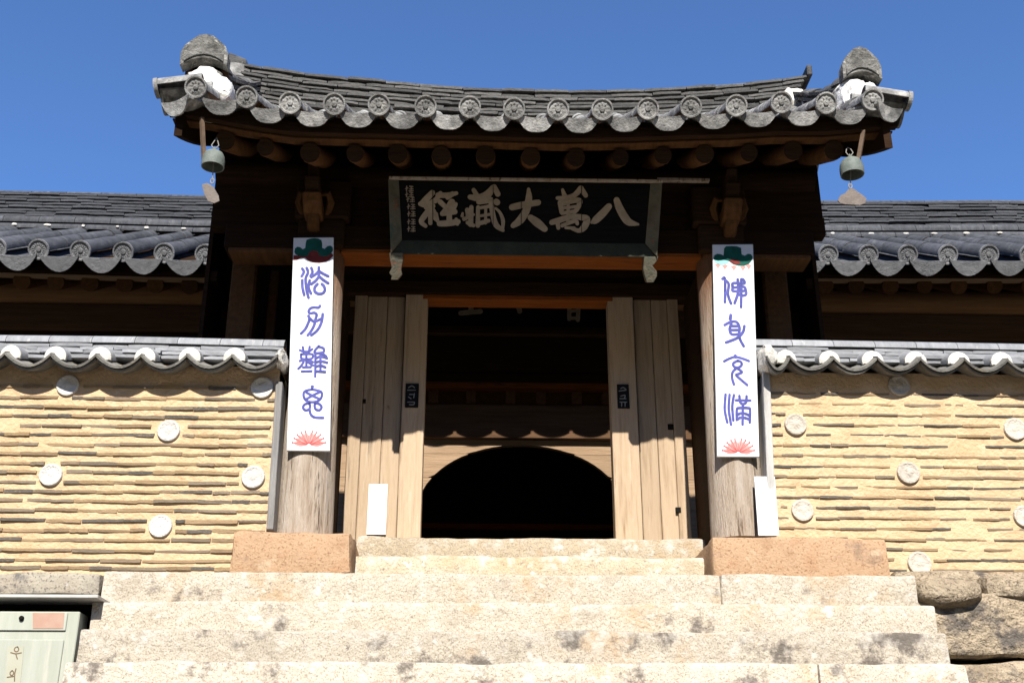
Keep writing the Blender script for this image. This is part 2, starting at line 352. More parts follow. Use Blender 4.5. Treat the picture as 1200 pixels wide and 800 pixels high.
def bm_obj(name, bm, m, parent, smooth=40):
    lo = Vector([min(v.co[i] for v in bm.verts) for i in range(3)]); hi = Vector([max(v.co[i] for v in bm.verts) for i in range(3)])
    c = (lo + hi) / 2
    for v in bm.verts: v.co -= c
    bmesh.ops.recalc_face_normals(bm, faces=bm.faces)
    me = bpy.data.meshes.new(name); bm.to_mesh(me); bm.free()
    me.materials.append(m)
    for p in me.polygons: p.use_smooth = True
    me.set_sharp_from_angle(angle=R(smooth))
    return put(name, me, c, parent)

def rough_bm(x0, x1, y0, y1, z0, z1, amp=0.012, bev=0.03, cell=0.12, freq=3.0, taper=None):
    bm = bmesh.new()
    bmesh.ops.create_cube(bm, size=1)
    for v in bm.verts:
        v.co = Vector((x0 + (v.co.x + .5) * (x1 - x0), y0 + (v.co.y + .5) * (y1 - y0), z0 + (v.co.z + .5) * (z1 - z0)))
    if taper: taper(bm)
    if bev: bmesh.ops.bevel(bm, geom=list(bm.edges), offset=bev, segments=2, affect='EDGES', profile=0.6)
    for _ in range(6):
        es = [e for e in bm.edges if e.calc_length() > cell * 1.5]
        if not es: break
        bmesh.ops.subdivide_edges(bm, edges=es, cuts=1, use_grid_fill=True)
    off = Vector((U(-50, 50), U(-50, 50), U(-50, 50)))
    for v in bm.verts:
        p = v.co * freq + off
        v.co += noise.noise_vector(p) * amp + noise.noise_vector(p * 3.3) * amp * 0.5 + noise.noise_vector(p * 9.0) * amp * 0.28
    return bm
def rough(name, m, parent, *a, smooth=50, **k):
    return bm_obj(name, rough_bm(*a, **k), m, parent, smooth)

def cat(pts, sub=5):              # smooth a polyline; points are tuples of any length
    if len(pts) < 3: 
        a, b = pts
        return [tuple(lerp(p, q, i / sub) for p, q in zip(a, b)) for i in range(sub + 1)]
    out = []
    P = [pts[0]] + list(pts) + [pts[-1]]
    for i in range(1, len(P) - 2):
        p0, p1, p2, p3 = P[i - 1:i + 3]
        for k in range(sub):
            t = k / sub
            out.append(tuple(0.5 * (2 * b + (c - a) * t + (2 * a - 5 * b + 4 * c - d) * t * t + (3 * b - a - 3 * c + d) * t ** 3) for a, b, c, d in zip(p0, p1, p2, p3)))
    out.append(tuple(pts[-1]))
    return out

class Plane:                      # a real plane in the scene that carries lettering
    def __init__(s, p0, n, up=(0, 0, 1)):
        s.p0 = Vector(p0); s.n = Vector(n).normalized()
        s.r = Vector(up).cross(s.n).normalized(); s.u = s.n.cross(s.r)
    def uv(s, px, py):
        d = atp(px, py, s.p0, s.n) - s.p0
        return d.dot(s.r), d.dot(s.u)
    def P(s, u, v, d=0): return s.p0 + s.r * u + s.u * v + s.n * d
def stroke(mb, pl, pts, thick, off):   # pts: (u, v, width) in metres
    c = cat(pts, 5)
    n = len(c); L_ = []; Rr = []
    for i, (u, v, wd) in enumerate(c):
        a = c[max(0, i - 1)]; b = c[min(n - 1, i + 1)]
        dx, dy = b[0] - a[0], b[1] - a[1]; l = math.hypot(dx, dy) or 1e-6
        nx, ny = -dy / l, dx / l
        L_.append((u + nx * wd / 2, v + ny * wd / 2)); Rr.append((u - nx * wd / 2, v - ny * wd / 2))
    def cap(i, sgn):
        u, v, wd = c[i]
        a = c[max(0, i - 1)]; b = c[min(n - 1, i + 1)]
        t0 = math.atan2(b[1] - a[1], b[0] - a[0])
        st = t0 + math.pi / 2 if sgn > 0 else t0 - math.pi / 2
        return [(u + math.cos(st - math.pi * k / 6) * wd / 2, v + math.sin(st - math.pi * k / 6) * wd / 2) for k in range(1, 6)]
    mb.strip(L_, Rr, pl.P, off, off + thick)
    for i, sgn, in ((0, -1), (n - 1, 1)):
        mid = cap(i, sgn)
        u, v, wd = c[i]
        poly = ([L_[i]] + mid + [Rr[i]]) if sgn > 0 else ([Rr[i]] + mid + [L_[i]])
        mb.prism(poly, pl.P, off, off + thick)

# ================================================================== SETTING
g = MB(); g.add([(-400, -400, -3.62), (400, -400, -3.62), (400, 400, -3.62), (-400, 400, -3.62)], [(0, 1, 2, 3)])
tag(g.build('ground', M['earth']), kind='structure')
g = MB()          # unseen wooded slopes, added to block low sky and cut fill light
g.grid(lambda u, v: (math.cos(2 * math.pi * u) * (75 + 115 * v), math.sin(2 * math.pi * u) * (75 + 115 * v), -3.7 + 76 * v ** 1.15 * (1 + .16 * math.sin(5 * 2 * math.pi * u) * v) + 2.5 * noise.noise(Vector((math.cos(2 * math.pi * u) * 9, math.sin(2 * math.pi * u) * 9, v * 6))) * (v > 0)), 160, 14)
tag(g.build('sky_blocking_hills', M['added_forest'], smooth=60), kind='structure')
g = MB(); g.box(-40, 40, -0.18, 60, -3.7, -0.38)
tag(g.build('terrace', M['earth']), kind='structure')
g = MB(); g.box(-40, 40, 1.35, 59, -0.37, 0.10)
tag(g.build('courtyard', M['earth']), kind='structure')

# ================================================================== STAIRS
stairs = thing('stone_staircase', 'broad weathered granite steps climbing to the gate threshold', 'stairs', (0, -1.0, -0.6))
XL, XR = -2.97, 2.72
def step_row(y0, y1, z0, z1, splits, amp=0.012, bev=0.022, jz=0.006, m='granite'):
    for a, b in zip(splits, splits[1:]):
        dz = U(-jz, jz); dy = U(-0.012, 0.012)
        rough('step_stone', M[m], stairs, a + 0.0008, b - 0.0008, y0 + dy, y1, z0, z1 + dz, amp=amp, bev=bev, cell=0.085, freq=2.2)
zt1 = Z(610, 628, 0.30); zt2 = Z(610, 651, -0.10)
step_row(0.30, 1.34, zt1 - 0.36, zt1, [X(415, 640, .3), X(829, 640, .3)], bev=0.05, amp=0.016, m='granite_tan')
step_row(-0.10, 0.36, zt2 - 0.30, zt2, [X(402, 660, -.1), X(846, 660, -.1)], bev=0.05, amp=0.018, m='granite_tan')
rowY = [-0.50, -0.80, -1.08, -1.36]
rowZ = [Z(600, 671.5, -.50), Z(600, 706, -.80), Z(600, 739, -1.08), Z(600, 776.5, -1.36)]
rowS = [[X(118, 690, -.5), 1.36, X(1075, 690, -.5)], [X(105, 720, -.8), X(1097, 720, -.8)], [X(90, 757, -1.08), X(1111, 757, -1.08)], [X(73, 790, -1.36), 1.75, X(1133, 790, -1.36)]]
XL, XR = rowS[3][0], rowS[3][-1]
for i in range(7):
    rowY.append(rowY[-1] - 0.285); rowZ.append(rowZ[-1] - 0.236)
    rowS.append([XL - .02, U(-1.6, -0.6), U(0.2, 1.6), XR + .03])
for i, (y, z, s) in enumerate(zip(rowY, rowZ, rowS)):
    step_row(y, y + 0.62, max(z - 0.42, -3.62), z, s, m='granite' if i < 2 else 'granite_stained')

# retaining stones either side of the stair
rw = thing('retaining_wall', 'rough brown boulder retaining wall under the right clay wall', 'retaining wall', (3.6, -0.3, -2.0))
def boulder(parent, m, x0, x1, z0, z1, yf, depth, amp=0.035, bev=0.045, name='stone'):
    return rough(name, m, parent, x0, x1, yf, yf + depth, z0, z1, amp=amp, bev=bev, cell=0.12, freq=1.8)
def pz(py, Y, px=1130): return Z(px, py, Y)
yb = -0.46
def oval(name, m, parent, c, r, amp=0.02):
    bm = bmesh.new(); bmesh.ops.create_icosphere(bm, subdivisions=4, radius=1)
    off = Vector((U(-9, 9), U(-9, 9), 0))
    for v in bm.verts:
        p = v.co
        q = Vector([math.copysign(abs(k) ** 0.72, k) for k in p])
        v.co = Vector(c) + Vector((q.x * r[0], q.y * r[1], q.z * r[2])) + noise.noise_vector(p * 1.7 + off) * amp + noise.noise_vector(p * 6 + off) * amp * .4
    return bm_obj(name, bm, m, parent, 60)
p0, p1 = at(1068, 676, yb), at(1157, 713, yb)
oval('stone', M['rock'], rw, ((p0.x + p1.x) / 2, yb + 0.12, (p0.z + p1.z) / 2), ((p1.x - p0.x) / 2, 0.22, (p0.z - p1.z) / 2))
boulder(rw, M['rock'], 2.66, 5.6, pz(684, yb) - 0.0, pz(664, yb), yb + 0.10, 0.5, amp=0.03, bev=0.06)
boulder(rw, M['rock'], 2.70, 3.95, pz(768, yb), pz(690, yb), yb + 0.02, 0.5, amp=0.045, bev=0.05)
boulder(rw, M['rock'], X(1152, 690, yb), 4.6, pz(700, yb), pz(672, yb), yb - 0.03, 0.5, amp=0.03, bev=0.07)
boulder(rw, M['rock'], 3.97, 5.6, pz(768, yb), pz(703, yb), yb + 0.0, 0.5)
zz = pz(773, yb)
for r_ in range(6):
    h = U(0.38, 0.5); x = 2.70
    while x < 5.4:
        l = U(0.7, 1.3)
        boulder(rw, M['rock'], x, x + l, zz - h, zz - 0.01, yb + U(-0.08, 0.04), 0.55, amp=0.04, bev=0.07); x += l + 0.015
    zz -= h + 0.015
    if zz < -3.5: break
rl = thing('retaining_wall', 'grey lichen stained stone ledge and blocks behind the green cabinet', 'retaining wall', (-4.0, -0.3, -2.0))
zl0, zl1 = Z(60, 696, -.44), Z(60, 670.5, -.44)
for a, b in ((-5.7, -4.5), (-4.49, X(117, 680, -.44))):
    rough('stone', M['granite_dark'], rl, a, b, -0.44, 0.1, zl0, zl1, amp=0.014, bev=0.025)
zz = zl0 - 0.012
for r_ in range(7):
    h = U(0.36, 0.46); x = -5.7
    while x < -3.1:
        l = min(U(0.6, 1.1), -2.985 - x)
        boulder(rl, M['granite_dark'], x, x + l, zz - h, zz, -0.38 + U(-0.03, 0.03), 0.45, amp=0.03, bev=0.05); x += l + 0.012
    zz -= h + 0.012
    if zz < -3.5: break

# ================================================================== TILE MESHES
def half_tube(L_, r0, r1, th=0.014, seg=9, arc=200):
    mb = MB(); n = seg + 1
    a0 = R(90 - arc / 2); da = R(arc) / seg
    for y, r in ((0, r0), (L_, r1)):
        for rr in (r, r - th):
            for i in range(n):
                t = a0 + da * i
                mb.v.append(Vector((rr * math.cos(t), y, rr * math.sin(t))))
    for i in range(seg):
        mb.f += [[i, i + 1, 2 * n + i + 1, 2 * n + i], [n + i, 3 * n + i, 3 * n + i + 1, n + i + 1],
                 [i, n + i, n + i + 1, i + 1], [2 * n + i, 2 * n + i + 1, 3 * n + i + 1, 3 * n + i]]
    for a in (0, n - 1):
        mb.f.append([a, 2 * n + a, 3 * n + a, n + a])
    return mb
def disc_front(mb, r, th=0.032, petals=8, tilt=0.0):
    seg = 32; k = len(mb.v)
    prof = [(1.0, 0.0, 0), (1.0, -th, 0), (0.86, -th, 0), (0.80, -th * 0.62, 0), (0.66, -th * 0.66, 1), (0.48, -th * 0.80, 2), (0.34, -th * 0.66, 1), (0.25, -th * 0.62, 0), (0.22, -th * 0.95, 0), (0.0, -th * 1.0, 0)]
    for f, h, kind in prof:
        for j in range(seg):
            t = 2 * math.pi * j / seg; hh = h
            if kind: hh = h + math.cos(petals * t) * 0.05 * th * kind
            y = hh
            mb.v.append(Vector((r * f * math.cos(t), y - r * f * math.sin(t) * tilt * -1, r * f * math.sin(t))))
    for i in range(len(prof) - 1):
        for j in range(seg):
            j2 = (j + 1) % seg
            mb.f.append([k + i * seg + j, k + i * seg + j2, k + (i + 1) * seg + j2, k + (i + 1) * seg + j])
def arc_pan(W, sag, L_, th, seg=8, drop=0.0):
    top = []; 
    for i in range(seg + 1):
        u = -1 + 2 * i / seg
        top.append((u * W / 2, -sag * (1 - u * u)))
    bot = [(u, v - th) for u, v in top]
    mb = MB()
    mb.strip(top, bot, lambda u, v, d: (u, d, v), 0, L_)
    return mb
def lip(mb, W, sag_t, depth, y0, th, zoff=0.0, pts=10, point=0.0, pw=2.2):
    top = []; bot = []
    for i in range(pts + 1):
        u = -1 + 2 * i / pts
        c = (1 - abs(u) ** pw)
        top.append((u * W / 2, zoff - sag_t * (1 - u * u)))
        bot.append((u * W / 2, zoff - 0.012 - depth * c * (1 - point + point * (1 - abs(u)))))
    mb.strip(top, bot, lambda u, v, d: (u, d, v), y0 - th, y0)

G_SP = 0.337
mb = half_tube(0.40, 0.078, 0.073); disc_front(mb, 0.085, petals=10)
ME_CAP, _ = mb.data('eave_cover_tile', M['old_tile'], 35)
ME_COV, _ = half_tube(0.37, 0.075, 0.071).data('cover_tile', M['old_tile'], 35)
mb = arc_pan(0.30, 0.05, 0.40, 0.018); lip(mb, 0.30, 0.022, 0.118, 0.002, 0.022, zoff=0.008, point=0.0, pw=3.0)
ME_LIP, _ = mb.data('eave_pan_tile', M['old_tile'], 35)
ME_PAN, _ = arc_pan(0.30, 0.05, 0.37, 0.018).data('pan_tile', M['old_tile'], 35)
mb = half_tube(0.62, 0.108, 0.104, seg=12); disc_front(mb, 0.113, th=0.03, petals=16)
ME_HCAP, _ = mb.data('hall_eave_cover_tile', M['hall_tile'], 35)
ME_HCAP.materials.append(M['hall_cap'])
for p in ME_HCAP.polygons:
    if p.center.y < -0.012 and abs(p.center.y) < 0.2: p.material_index = 1
ME_HCOV, _ = half_tube(0.60, 0.104, 0.098, seg=12).data('hall_cover_tile', M['hall_tile'], 35)
mb = arc_pan(0.42, 0.07, 0.62, 0.02); lip(mb, 0.42, 0.012, 0.165, 0.002, 0.03, zoff=-0.01, point=0.12, pts=12, pw=2.4)
ME_HLIP, _ = mb.data('hall_eave_pan_tile', M['hall_tile'], 35)
ME_HLIP.materials.append(M['hall_cap'])
for p in ME_HLIP.polygons:
    if p.center.y < 0.0: p.material_index = 1
ME_HPAN, _ = arc_pan(0.42, 0.07, 0.60, 0.02).data('hall_pan_tile', M['hall_tile'], 35)
def slab_meshes(n, m, name, th=1.0, bevel=0.0, jag=0.14):
    out = []
    for k in range(n):
        mb = MB(); seg = 5
        rows = []
        for i in range(seg + 1):
            x = -0.5 + i / seg
            j0 = U(-jag, jag); j1 = U(-jag, jag)
            e = U(0.0, 0.10) if i in (0, seg) else 0
            rows.append([(x + (U(-.015, .015)), -0.5 + abs(j0) * .4 + e * .3, -0.5 + j0 * .8 + e * .6), (x, 0.5, -0.5), (x, 0.5, 0.5), (x + (U(-.015, .015)), -0.5 + abs(j1) * .4 + e * .3, 0.5 + j1 * .8 - e * .6)])
        for r_ in rows: mb.v += [Vector(v) for v in r_]
        for i in range(seg):
            for j in range(4):
                j2 = (j + 1) % 4
                mb.f.append([i * 4 + j, i * 4 + j2, (i + 1) * 4 + j2, (i + 1) * 4 + j])
        mb.f.append([0, 1, 2, 3]); mb.f.append([seg * 4 + 3 - j for j in range(4)])
        out.append(mb.data(name, m)[0])
    return out
SLAB_W = slab_meshes(12, M['wall_tile'], 'tile', jag=0.13)
SLAB_R = slab_meshes(8, M['ridge_tile'], 'flat_tile', jag=0.06)
SLAB_H = slab_meshes(8, M['hall_tile'], 'hall_flat_tile', jag=0.05)
SLAB_C = slab_meshes(6, M['coping_tile'], 'coping_flat_tile', jag=0.05)

def stack_course(parent, slabs, xa, xb, zf, yc, depth, th, lmin, lmax, name='flat_tile', jy=0.012, jr=0.02):
    x = xa - U(0, 0.2)
    while x < xb:
        l = U(lmin, lmax)
        a, b = max(x, xa), min(x + l, xb)
        if b - a > 0.05:
            c = (a + b) / 2; sl = math.atan2(zf(b) - zf(a), b - a)
            put(name, random.choice(slabs), (c, yc + U(-jy, jy), zf(c)), parent, rot=(U(-.04, .04), -sl + U(-jr, jr) * .5, U(-.012, .012)), scale=(b - a - 0.004, depth, th * U(0.85, 1.1)))
        x += l

# ================================================================== GATE
gate = thing('temple_gate', 'wooden temple gate with grey tiled roof between two clay walls', 'gate', (0, 0.3, 0))
# pillars on foundation stones
def pillar(px_, tilt=0.0):
    c = X(px_, 580, 0); mb = MB(); prof = []
    n = 26; seg = 28; k = 0
    for i in range(n + 1):
        z = -0.07 + 2.93 * i / n
        r = 0.218 - 0.034 * min(1, i / n * 1.6)
        for j in range(seg):
            t = 2 * math.pi * j / seg
            rr = r * (1 + 0.02 * noise.noise(Vector((math.cos(t) * 2 + c, math.sin(t) * 2, z * .6)))) - (0.012 if j % 9 == 4 and noise.noise(Vector((j * 3.1, 0, z * .8 + c))) > -0.1 else 0)
            mb.v.append(Vector((c + rr * math.cos(t), rr * math.sin(t), z)))
    for i in range(n):
        for j in range(seg):
            j2 = (j + 1) % seg
            mb.f.append([i * seg + j, i * seg + j2, (i + 1) * seg + j2, (i + 1) * seg + j])
    mb.f.append(list(range(seg))[::-1]); mb.f.append([n * seg + j for j in range(seg)])
    mb.build('pillar', M['grey_wood'], gate, 50)
    return c
PXL, PXR = pillar(359), pillar(862)
# foundation stones
def bs_taper(bm):
    for v in bm.verts:
        if v.co.x > -1.6 and v.co.z > -0.2: v.co.x -= 0.02
a, b = at(268, 640, -.42), at(414, 640, -.42)
o = rough('foundation_stone', M['brown_stone'], gate, a.x, b.x, -0.42, 0.34, Z(340, 676, -.42), Z(340, 621, -.42) , amp=0.028, bev=0.06, cell=0.08, taper=bs_taper)
o['label'] = 'rounded orange brown stone under the left pillar'
a, b = at(834, 640, -.42), at(1040, 640, -.42)
o = rough('foundation_stone', M['brown_stone'], gate, a.x, b.x, -0.42, 0.34, Z(940, 681, -.42), Z(940, 629, -.42), amp=0.012, bev=0.025, cell=0.1)
o['label'] = 'long flat orange brown stone under the right pillar'

# roof surface
capsL = [(178, 108), (230, 102.5), (290, 114), (341, 121), (392, 122.5), (445, 123.5), (499, 125.5), (551, 125.5), (603, 127.5), (654, 129), (706, 128.5), (758, 127.5), (809, 125.5), (862, 124.5), (915, 121), (968, 121.5), (1021, 117), (1072, 124)]
YE = -1.12
capP = [at(px, py, YE) for px, py in capsL]
ETAB = [(p.x, p.z) for p in capP]
ETAB[0] = (ETAB[0][0], ETAB[1][1] + 0.03); ETAB[-1] = (ETAB[-1][0], ETAB[-2][1] + 0.03)
YR = 0.90
SA, SB = 0.41, 0.098
def ez(x): return table(ETAB, x)
def prof(t): return SA * t + SB * t * t
def zr(x, y):
    t = (y - YE) if y <= YR else (2 * YR - y - YE)
    return ez(x) + prof(t)
def slope(t): return math.atan(SA + 2 * SB * t)
XG0, XG1 = capP[0].x, capP[-1].x
YB = 2.0
deck = MB()
def dk(off):
    return lambda u, v: (lerp(XG0 + .10, XG1 - .10, u), lerp(YE + .22, YB, v), zr(lerp(XG0 + .10, XG1 - .10, u), lerp(YE + .22, YB, v)) + off)
nu, nv = 36, 26
deck.grid(dk(-0.075), nu, nv)
k0 = len(deck.v)
deck.grid(dk(-0.15), nu, nv)
W_ = nu + 1
for i in range(nu):
    for j in (0, nv):
        a = j * W_ + i; deck.f.append([a, a + 1, k0 + a + 1, k0 + a])
for j in range(nv):
    for i in (0, nu):
        a = j * W_ + i; deck.f.append([a, a + W_, k0 + a + W_, k0 + a])
roof = deck.build('roof', M['rafter'], gate, 30)

rows = [p.x for p in capP[1:-1]]
mids = [(a + b) / 2 for a, b in zip(rows, rows[1:])]
STEP = 0.335
def lay(me_first, me_rest, x, dz, first_extra=0.0):
    t = 0.0; j = 0
    while t < YR - YE - 0.12:
        s = slope(t + 0.17)
        y = YE + t
        me = me_first if j == 0 else me_rest
        rot = (s + (U(-.02, .02)), U(-.03, .03), U(-.025, .025))
        nm = me.name.split('.')[0]
        put(nm, me, (x + U(-.006, .006), y + first_extra, ez(x) + prof(t) + dz + U(-.004, .004) + (0.012 if j else 0)), roof, rot=rot)
        t += STEP * math.cos(s); j += 1
for x in rows: lay(ME_CAP, ME_COV, x, 0)
for i, x in enumerate(mids):
    lay(ME_LIP, ME_PAN, x, -0.045, 0.03)
# rear slope, never seen from the front: one joined mass
mb = MB()
for x in rows:
    pts = [(x, YR + .1 + 0.3 * k, zr(x, YR + .1 + .3 * k)) for k in range(4)]
    mb.tube(pts, 0.075, 8)
for x in mids:
    pts = [(x, YR + .1 + 0.3 * k, zr(x, YR + .1 + .3 * k) - .09) for k in range(4)]
    mb.tube(pts, 0.06, 6)
tag(mb.build('rear_tiles', M['old_tile'], roof, 40), kind='stuff')

# verge tiles along both gables
ME_V, _ = (lambda mb: (mb, disc_front(mb, 0.08)))(half_tube(0.34, 0.074, 0.072))[0].data('verge_cover_tile', M['old_tile'], 35)
mb = arc_pan(0.28, 0.05, 0.34, 0.018); lip(mb, 0.28, 0.04, 0.13, 0.002, 0.022, point=0.1)
ME_VP, _ = mb.data('verge_pan_tile', M['old_tile'], 35)
for side, xe in ((-1, XG0 + 0.02), (1, XG1 - 0.02)):
    y = YE + 0.10; j = 0
    while y < YB - 0.1:
        t = y - YE if y < YR else 2 * YR - y - YE
        sy = slope(t) * (1 if y < YR else -1)
        rz = math.pi / 2 * (-side) * -1
        # tubes point outwards over the gable edge
        rotz = R(90) if side > 0 else R(-90)
        put('verge_cover_tile', ME_V, (xe, y, zr(xe, y) - 0.01 + U(-.006, .006)), roof, rot=Euler((R(10), 0, rotz)).to_matrix().to_euler())
        ym = y + 0.155
        put('verge_pan_tile', ME_VP, (xe - side * 0.015, ym, zr(xe, ym) - 0.075), roof, rot=(R(6), 0, rotz))
        y += 0.31; j += 1
# corner lips facing the diagonal
for px_, py_, rz in ((206, 117, -28), (1042, 124, 26)):
    p = at(px_, py_, YE + .02)
    put('eave_pan_tile', ME_LIP, p, roof, rot=(R(20), 0, R(rz)), scale=(0.86, 0.8, 1.05))

# eave boards
def along(mb, y0, y1, o0, o1, xa, xb, n=30):
    top = []; bot = []
    for i in range(n + 1):
        x = lerp(xa, xb, i / n); top.append((x, ez(x) + o1)); bot.append((x, ez(x) + o0))
    mb.strip(top, bot, lambda u, v, d: (u, d, v), y0, y1)
    return mb
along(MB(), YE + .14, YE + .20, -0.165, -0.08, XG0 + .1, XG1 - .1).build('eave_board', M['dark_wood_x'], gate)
along(MB(), YE + .203, YE + .30, -0.18, -0.168, XG0 + .12, XG1 - .12).build('eave_board', M['rafter'], gate)
# rafters
rp = [262, 310, 363, 416, 466, 517, 569, 622, 675, 727, 777, 826, 878, 930, 978]
for k, px_ in enumerate(rp):
    x = X(px_, 180, YE + .28); y0 = YE + .28; z0 = ez(x) - 0.255 + U(-.008, .008)
    mb = MB(); r = U(0.070, 0.082); dx = U(-.02, .02)
    mb.tube([(x + dx * t, y0 + t, z0 + prof(t + .28) - prof(.28)) for t in (0, 0.05, .5, 1.0, 1.35, 1.72)], [r * .95, r, r * 1.02, r * 1.05, r * 1.05, r * 1.05], 14)
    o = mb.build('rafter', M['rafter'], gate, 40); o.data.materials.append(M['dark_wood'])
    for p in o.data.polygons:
        if len(p.vertices) > 4: p.material_index = 1  # cut ends darker: shade under the eave put into the colour
# gable-side joists under the verge
for side, xe in ((-1, XG0), (1, XG1)):
    mb = MB()
    n = 16
    pts = [(xe - side * 0.20, lerp(YE + .12, YB - .1, i / n)) for i in range(n + 1)]
    top = [(y, zr(x, y) - 0.18) for x, y in pts]; bot = [(y, zr(x, y) - 0.42) for x, y in pts]
    mb.strip(top, bot, lambda u, v, d: (d, u, v), pts[0][0] - .03, pts[0][0] + .03)
    mb.build('bargeboard', M['dark_wood'], gate)
# gable wind boards: upright planks hung in a row under each gable
for side, xb in ((-1, -2.71), (1, 2.58)):
    y = 0.42; k = 0
    while y < 1.85:
        wd = U(0.19, 0.25)
        mb = MB(); zt = zr(xb, y + .1) - 0.2
        mb.box(xb - .018, xb + .018, y, y + wd - 0.008, Z(245, 393, 0) + U(-.02, .02), zt)
        mb.build('wind_board', M['dark_wood'], gate); y += wd
    mb = MB(); mb.beam((xb - side * .05, 0.45, 2.32), (xb - side * .05, 1.9, 2.32), 0.06, 0.10); mb.build('ledger', M['dark_wood'], gate)
# beams at the pillar line
zl = Z(600, 298, -0.14)
mb = MB(); mb.box(-2.46, 2.42, -0.13, 0.13, zl + .043, zl + 0.26); mb.build('lintel_beam', M['dark_wood_x'], gate, bevel=0.012)
for xa, xb, m_ in ((-2.42, PXL - .16, 'rafter'), (PXL + .16, PXR - .16, 'red_wood'), (PXR + .16, 2.38, 'rafter')):
    mb = MB(); mb.box(xa, xb, -0.125, 0.125, zl, zl + .041); mb.build('lit_lintel_edge', M[m_], gate, bevel=.006)  # bounce-lit underside of the beam put into colour as a strip
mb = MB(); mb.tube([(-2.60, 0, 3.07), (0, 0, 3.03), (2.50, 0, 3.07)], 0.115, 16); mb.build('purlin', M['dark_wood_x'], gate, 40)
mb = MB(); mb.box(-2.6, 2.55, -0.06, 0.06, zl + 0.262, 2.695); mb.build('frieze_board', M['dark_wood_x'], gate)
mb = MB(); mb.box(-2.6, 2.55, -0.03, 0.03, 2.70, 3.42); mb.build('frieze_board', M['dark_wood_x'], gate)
# small tie bar right of the signboard
pa, pb = at(770, 211, -.35), at(831, 212, -.35)
mb = MB(); mb.beam(pa, pb, 0.04, 0.022); mb.build('tie_bar', M['grey_wood'], gate)
# pillar heads and carved brackets over the pillars
for c in (PXL, PXR):
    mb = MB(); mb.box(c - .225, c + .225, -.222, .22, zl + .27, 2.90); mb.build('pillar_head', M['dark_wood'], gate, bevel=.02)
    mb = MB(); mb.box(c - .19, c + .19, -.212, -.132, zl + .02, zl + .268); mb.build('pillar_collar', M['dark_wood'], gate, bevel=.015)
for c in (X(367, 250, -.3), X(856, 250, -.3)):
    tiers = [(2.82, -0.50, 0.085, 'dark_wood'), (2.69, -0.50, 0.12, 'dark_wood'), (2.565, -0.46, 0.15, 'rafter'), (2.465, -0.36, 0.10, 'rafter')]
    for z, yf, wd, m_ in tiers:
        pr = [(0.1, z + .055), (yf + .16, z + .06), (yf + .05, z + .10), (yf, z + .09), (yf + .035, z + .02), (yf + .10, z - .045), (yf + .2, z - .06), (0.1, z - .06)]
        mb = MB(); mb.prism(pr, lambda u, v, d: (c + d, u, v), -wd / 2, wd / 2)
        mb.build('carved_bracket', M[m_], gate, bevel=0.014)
    mb = MB(); mb.tube([(c + .10, -.2, 2.58), (c + .13, -.26, 2.66), (c + .11, -.30, 2.72), (c + .05, -.30, 2.71)], [0.03, .035, .03, .015], 8); mb.build('carved_scroll', M['rafter'], gate, 40)
    mb = MB(); mb.tube([(c - .10, -.2, 2.58), (c - .13, -.26, 2.66), (c - .11, -.30, 2.72), (c - .05, -.30, 2.71)], [0.03, .035, .03, .015], 8); mb.build('carved_scroll', M['rafter'], gate, 40)

# door line
YD = 1.0
zb = zt1 - 0.01
zli = Z(606, 352, YD - .06)
def plank(a, b, y0, y1, z0, z1, name='door_plank', m='door_wood', bevel=0.006):
    xa, xb = X(a, 560, y0), X(b, 560, y0)
    mb = MB(); mb.box(xa + .002, xb - .002, y0, y1, z0, z1)
    return mb.build(name, M[m], gate, bevel=bevel)
plank(467, 495, YD - .06, YD + .10, zb, zli + .05, 'door_jamb')
plank(719, 751, YD - .06, YD + .10, zb, zli + .05, 'door_jamb')
ztop = 2.5
plank(404, 420, YD - .01, YD + .05, zb, ztop)
plank(420, 445, YD + .012, YD + .05, zb, ztop)
plank(445, 467, YD + .014, YD + .05, zb, ztop)
plank(751, 773, YD + .010, YD + .05, zb, ztop)
plank(773, 793, YD + .012, YD + .05, zb, ztop)
plank(793, 807, YD - .01, YD + .05, zb, ztop)
mb = MB(); xa, xb = X(400, 350, YD), X(812, 350, YD)
mb.box(xa, xb, YD - .07, YD + .12, zli + .052, zli + .19); mb.build('door_lintel', M['dark_wood_x'], gate, bevel=0.01)
mb = MB(); mb.box(X(496, 350, YD), X(717, 350, YD), YD - .065, YD + .12, zli + .003, zli + .05); mb.build('door_lintel', M['red_wood'], gate, bevel=0.006)  # bounce-lit underside of the door lintel, put into colour as a redder strip
for k in range(5):
    mb = MB(); mb.box(xa - .1, xb + .1, YD - .02 + U(-.006, .006), YD + .03, zli + .195 + k * .2, zli + .388 + k * .2); mb.build('transom_board', M['dark_wood_x'], gate)
# dots of faded painted ornament on the beam over the door
zd = Z(600, 308.5, YD - .09)
for k in range(13):
    p = at(548 + 13 * k, 308.5, YD - .03)
    mb = MB(); mb.lathe([(0.024, 0.0), (0.024, -0.01), (0.012, -0.016)], (p.x, YD - .028, p.z), 10, 'y'); mb.build('painted_boss', M['sign_rail'], gate)
# small fittings
def fit(px_, py_, s, y=YD):
    p = at(px_, py_, y - .004); mb = MB(); mb.box(p.x - s, p.x + s, y - .006, y + .02, p.z - s, p.z + s); mb.build('mortise', M['black_void'], gate)
fit(795, 597, .022, YD - .01); fit(786, 500, .026, YD + .012); fit(426, 470, .02, YD + .012)
# side planks between pillars and door line
for c, sg in ((PXL, -1), (PXR, 1)):
    xs = (X(402, 560, YD) - .045) if sg < 0 else (X(809, 560, YD) + .045)
    y = 0.15
    for k in range(4):
        mb = MB(); mb.box(xs - .02 + U(-.004, .004), xs + .02, y, y + .205, -0.06 if y < .3 else zb, 2.32); mb.build('side_plank', M['dark_wood'], gate); y += .21
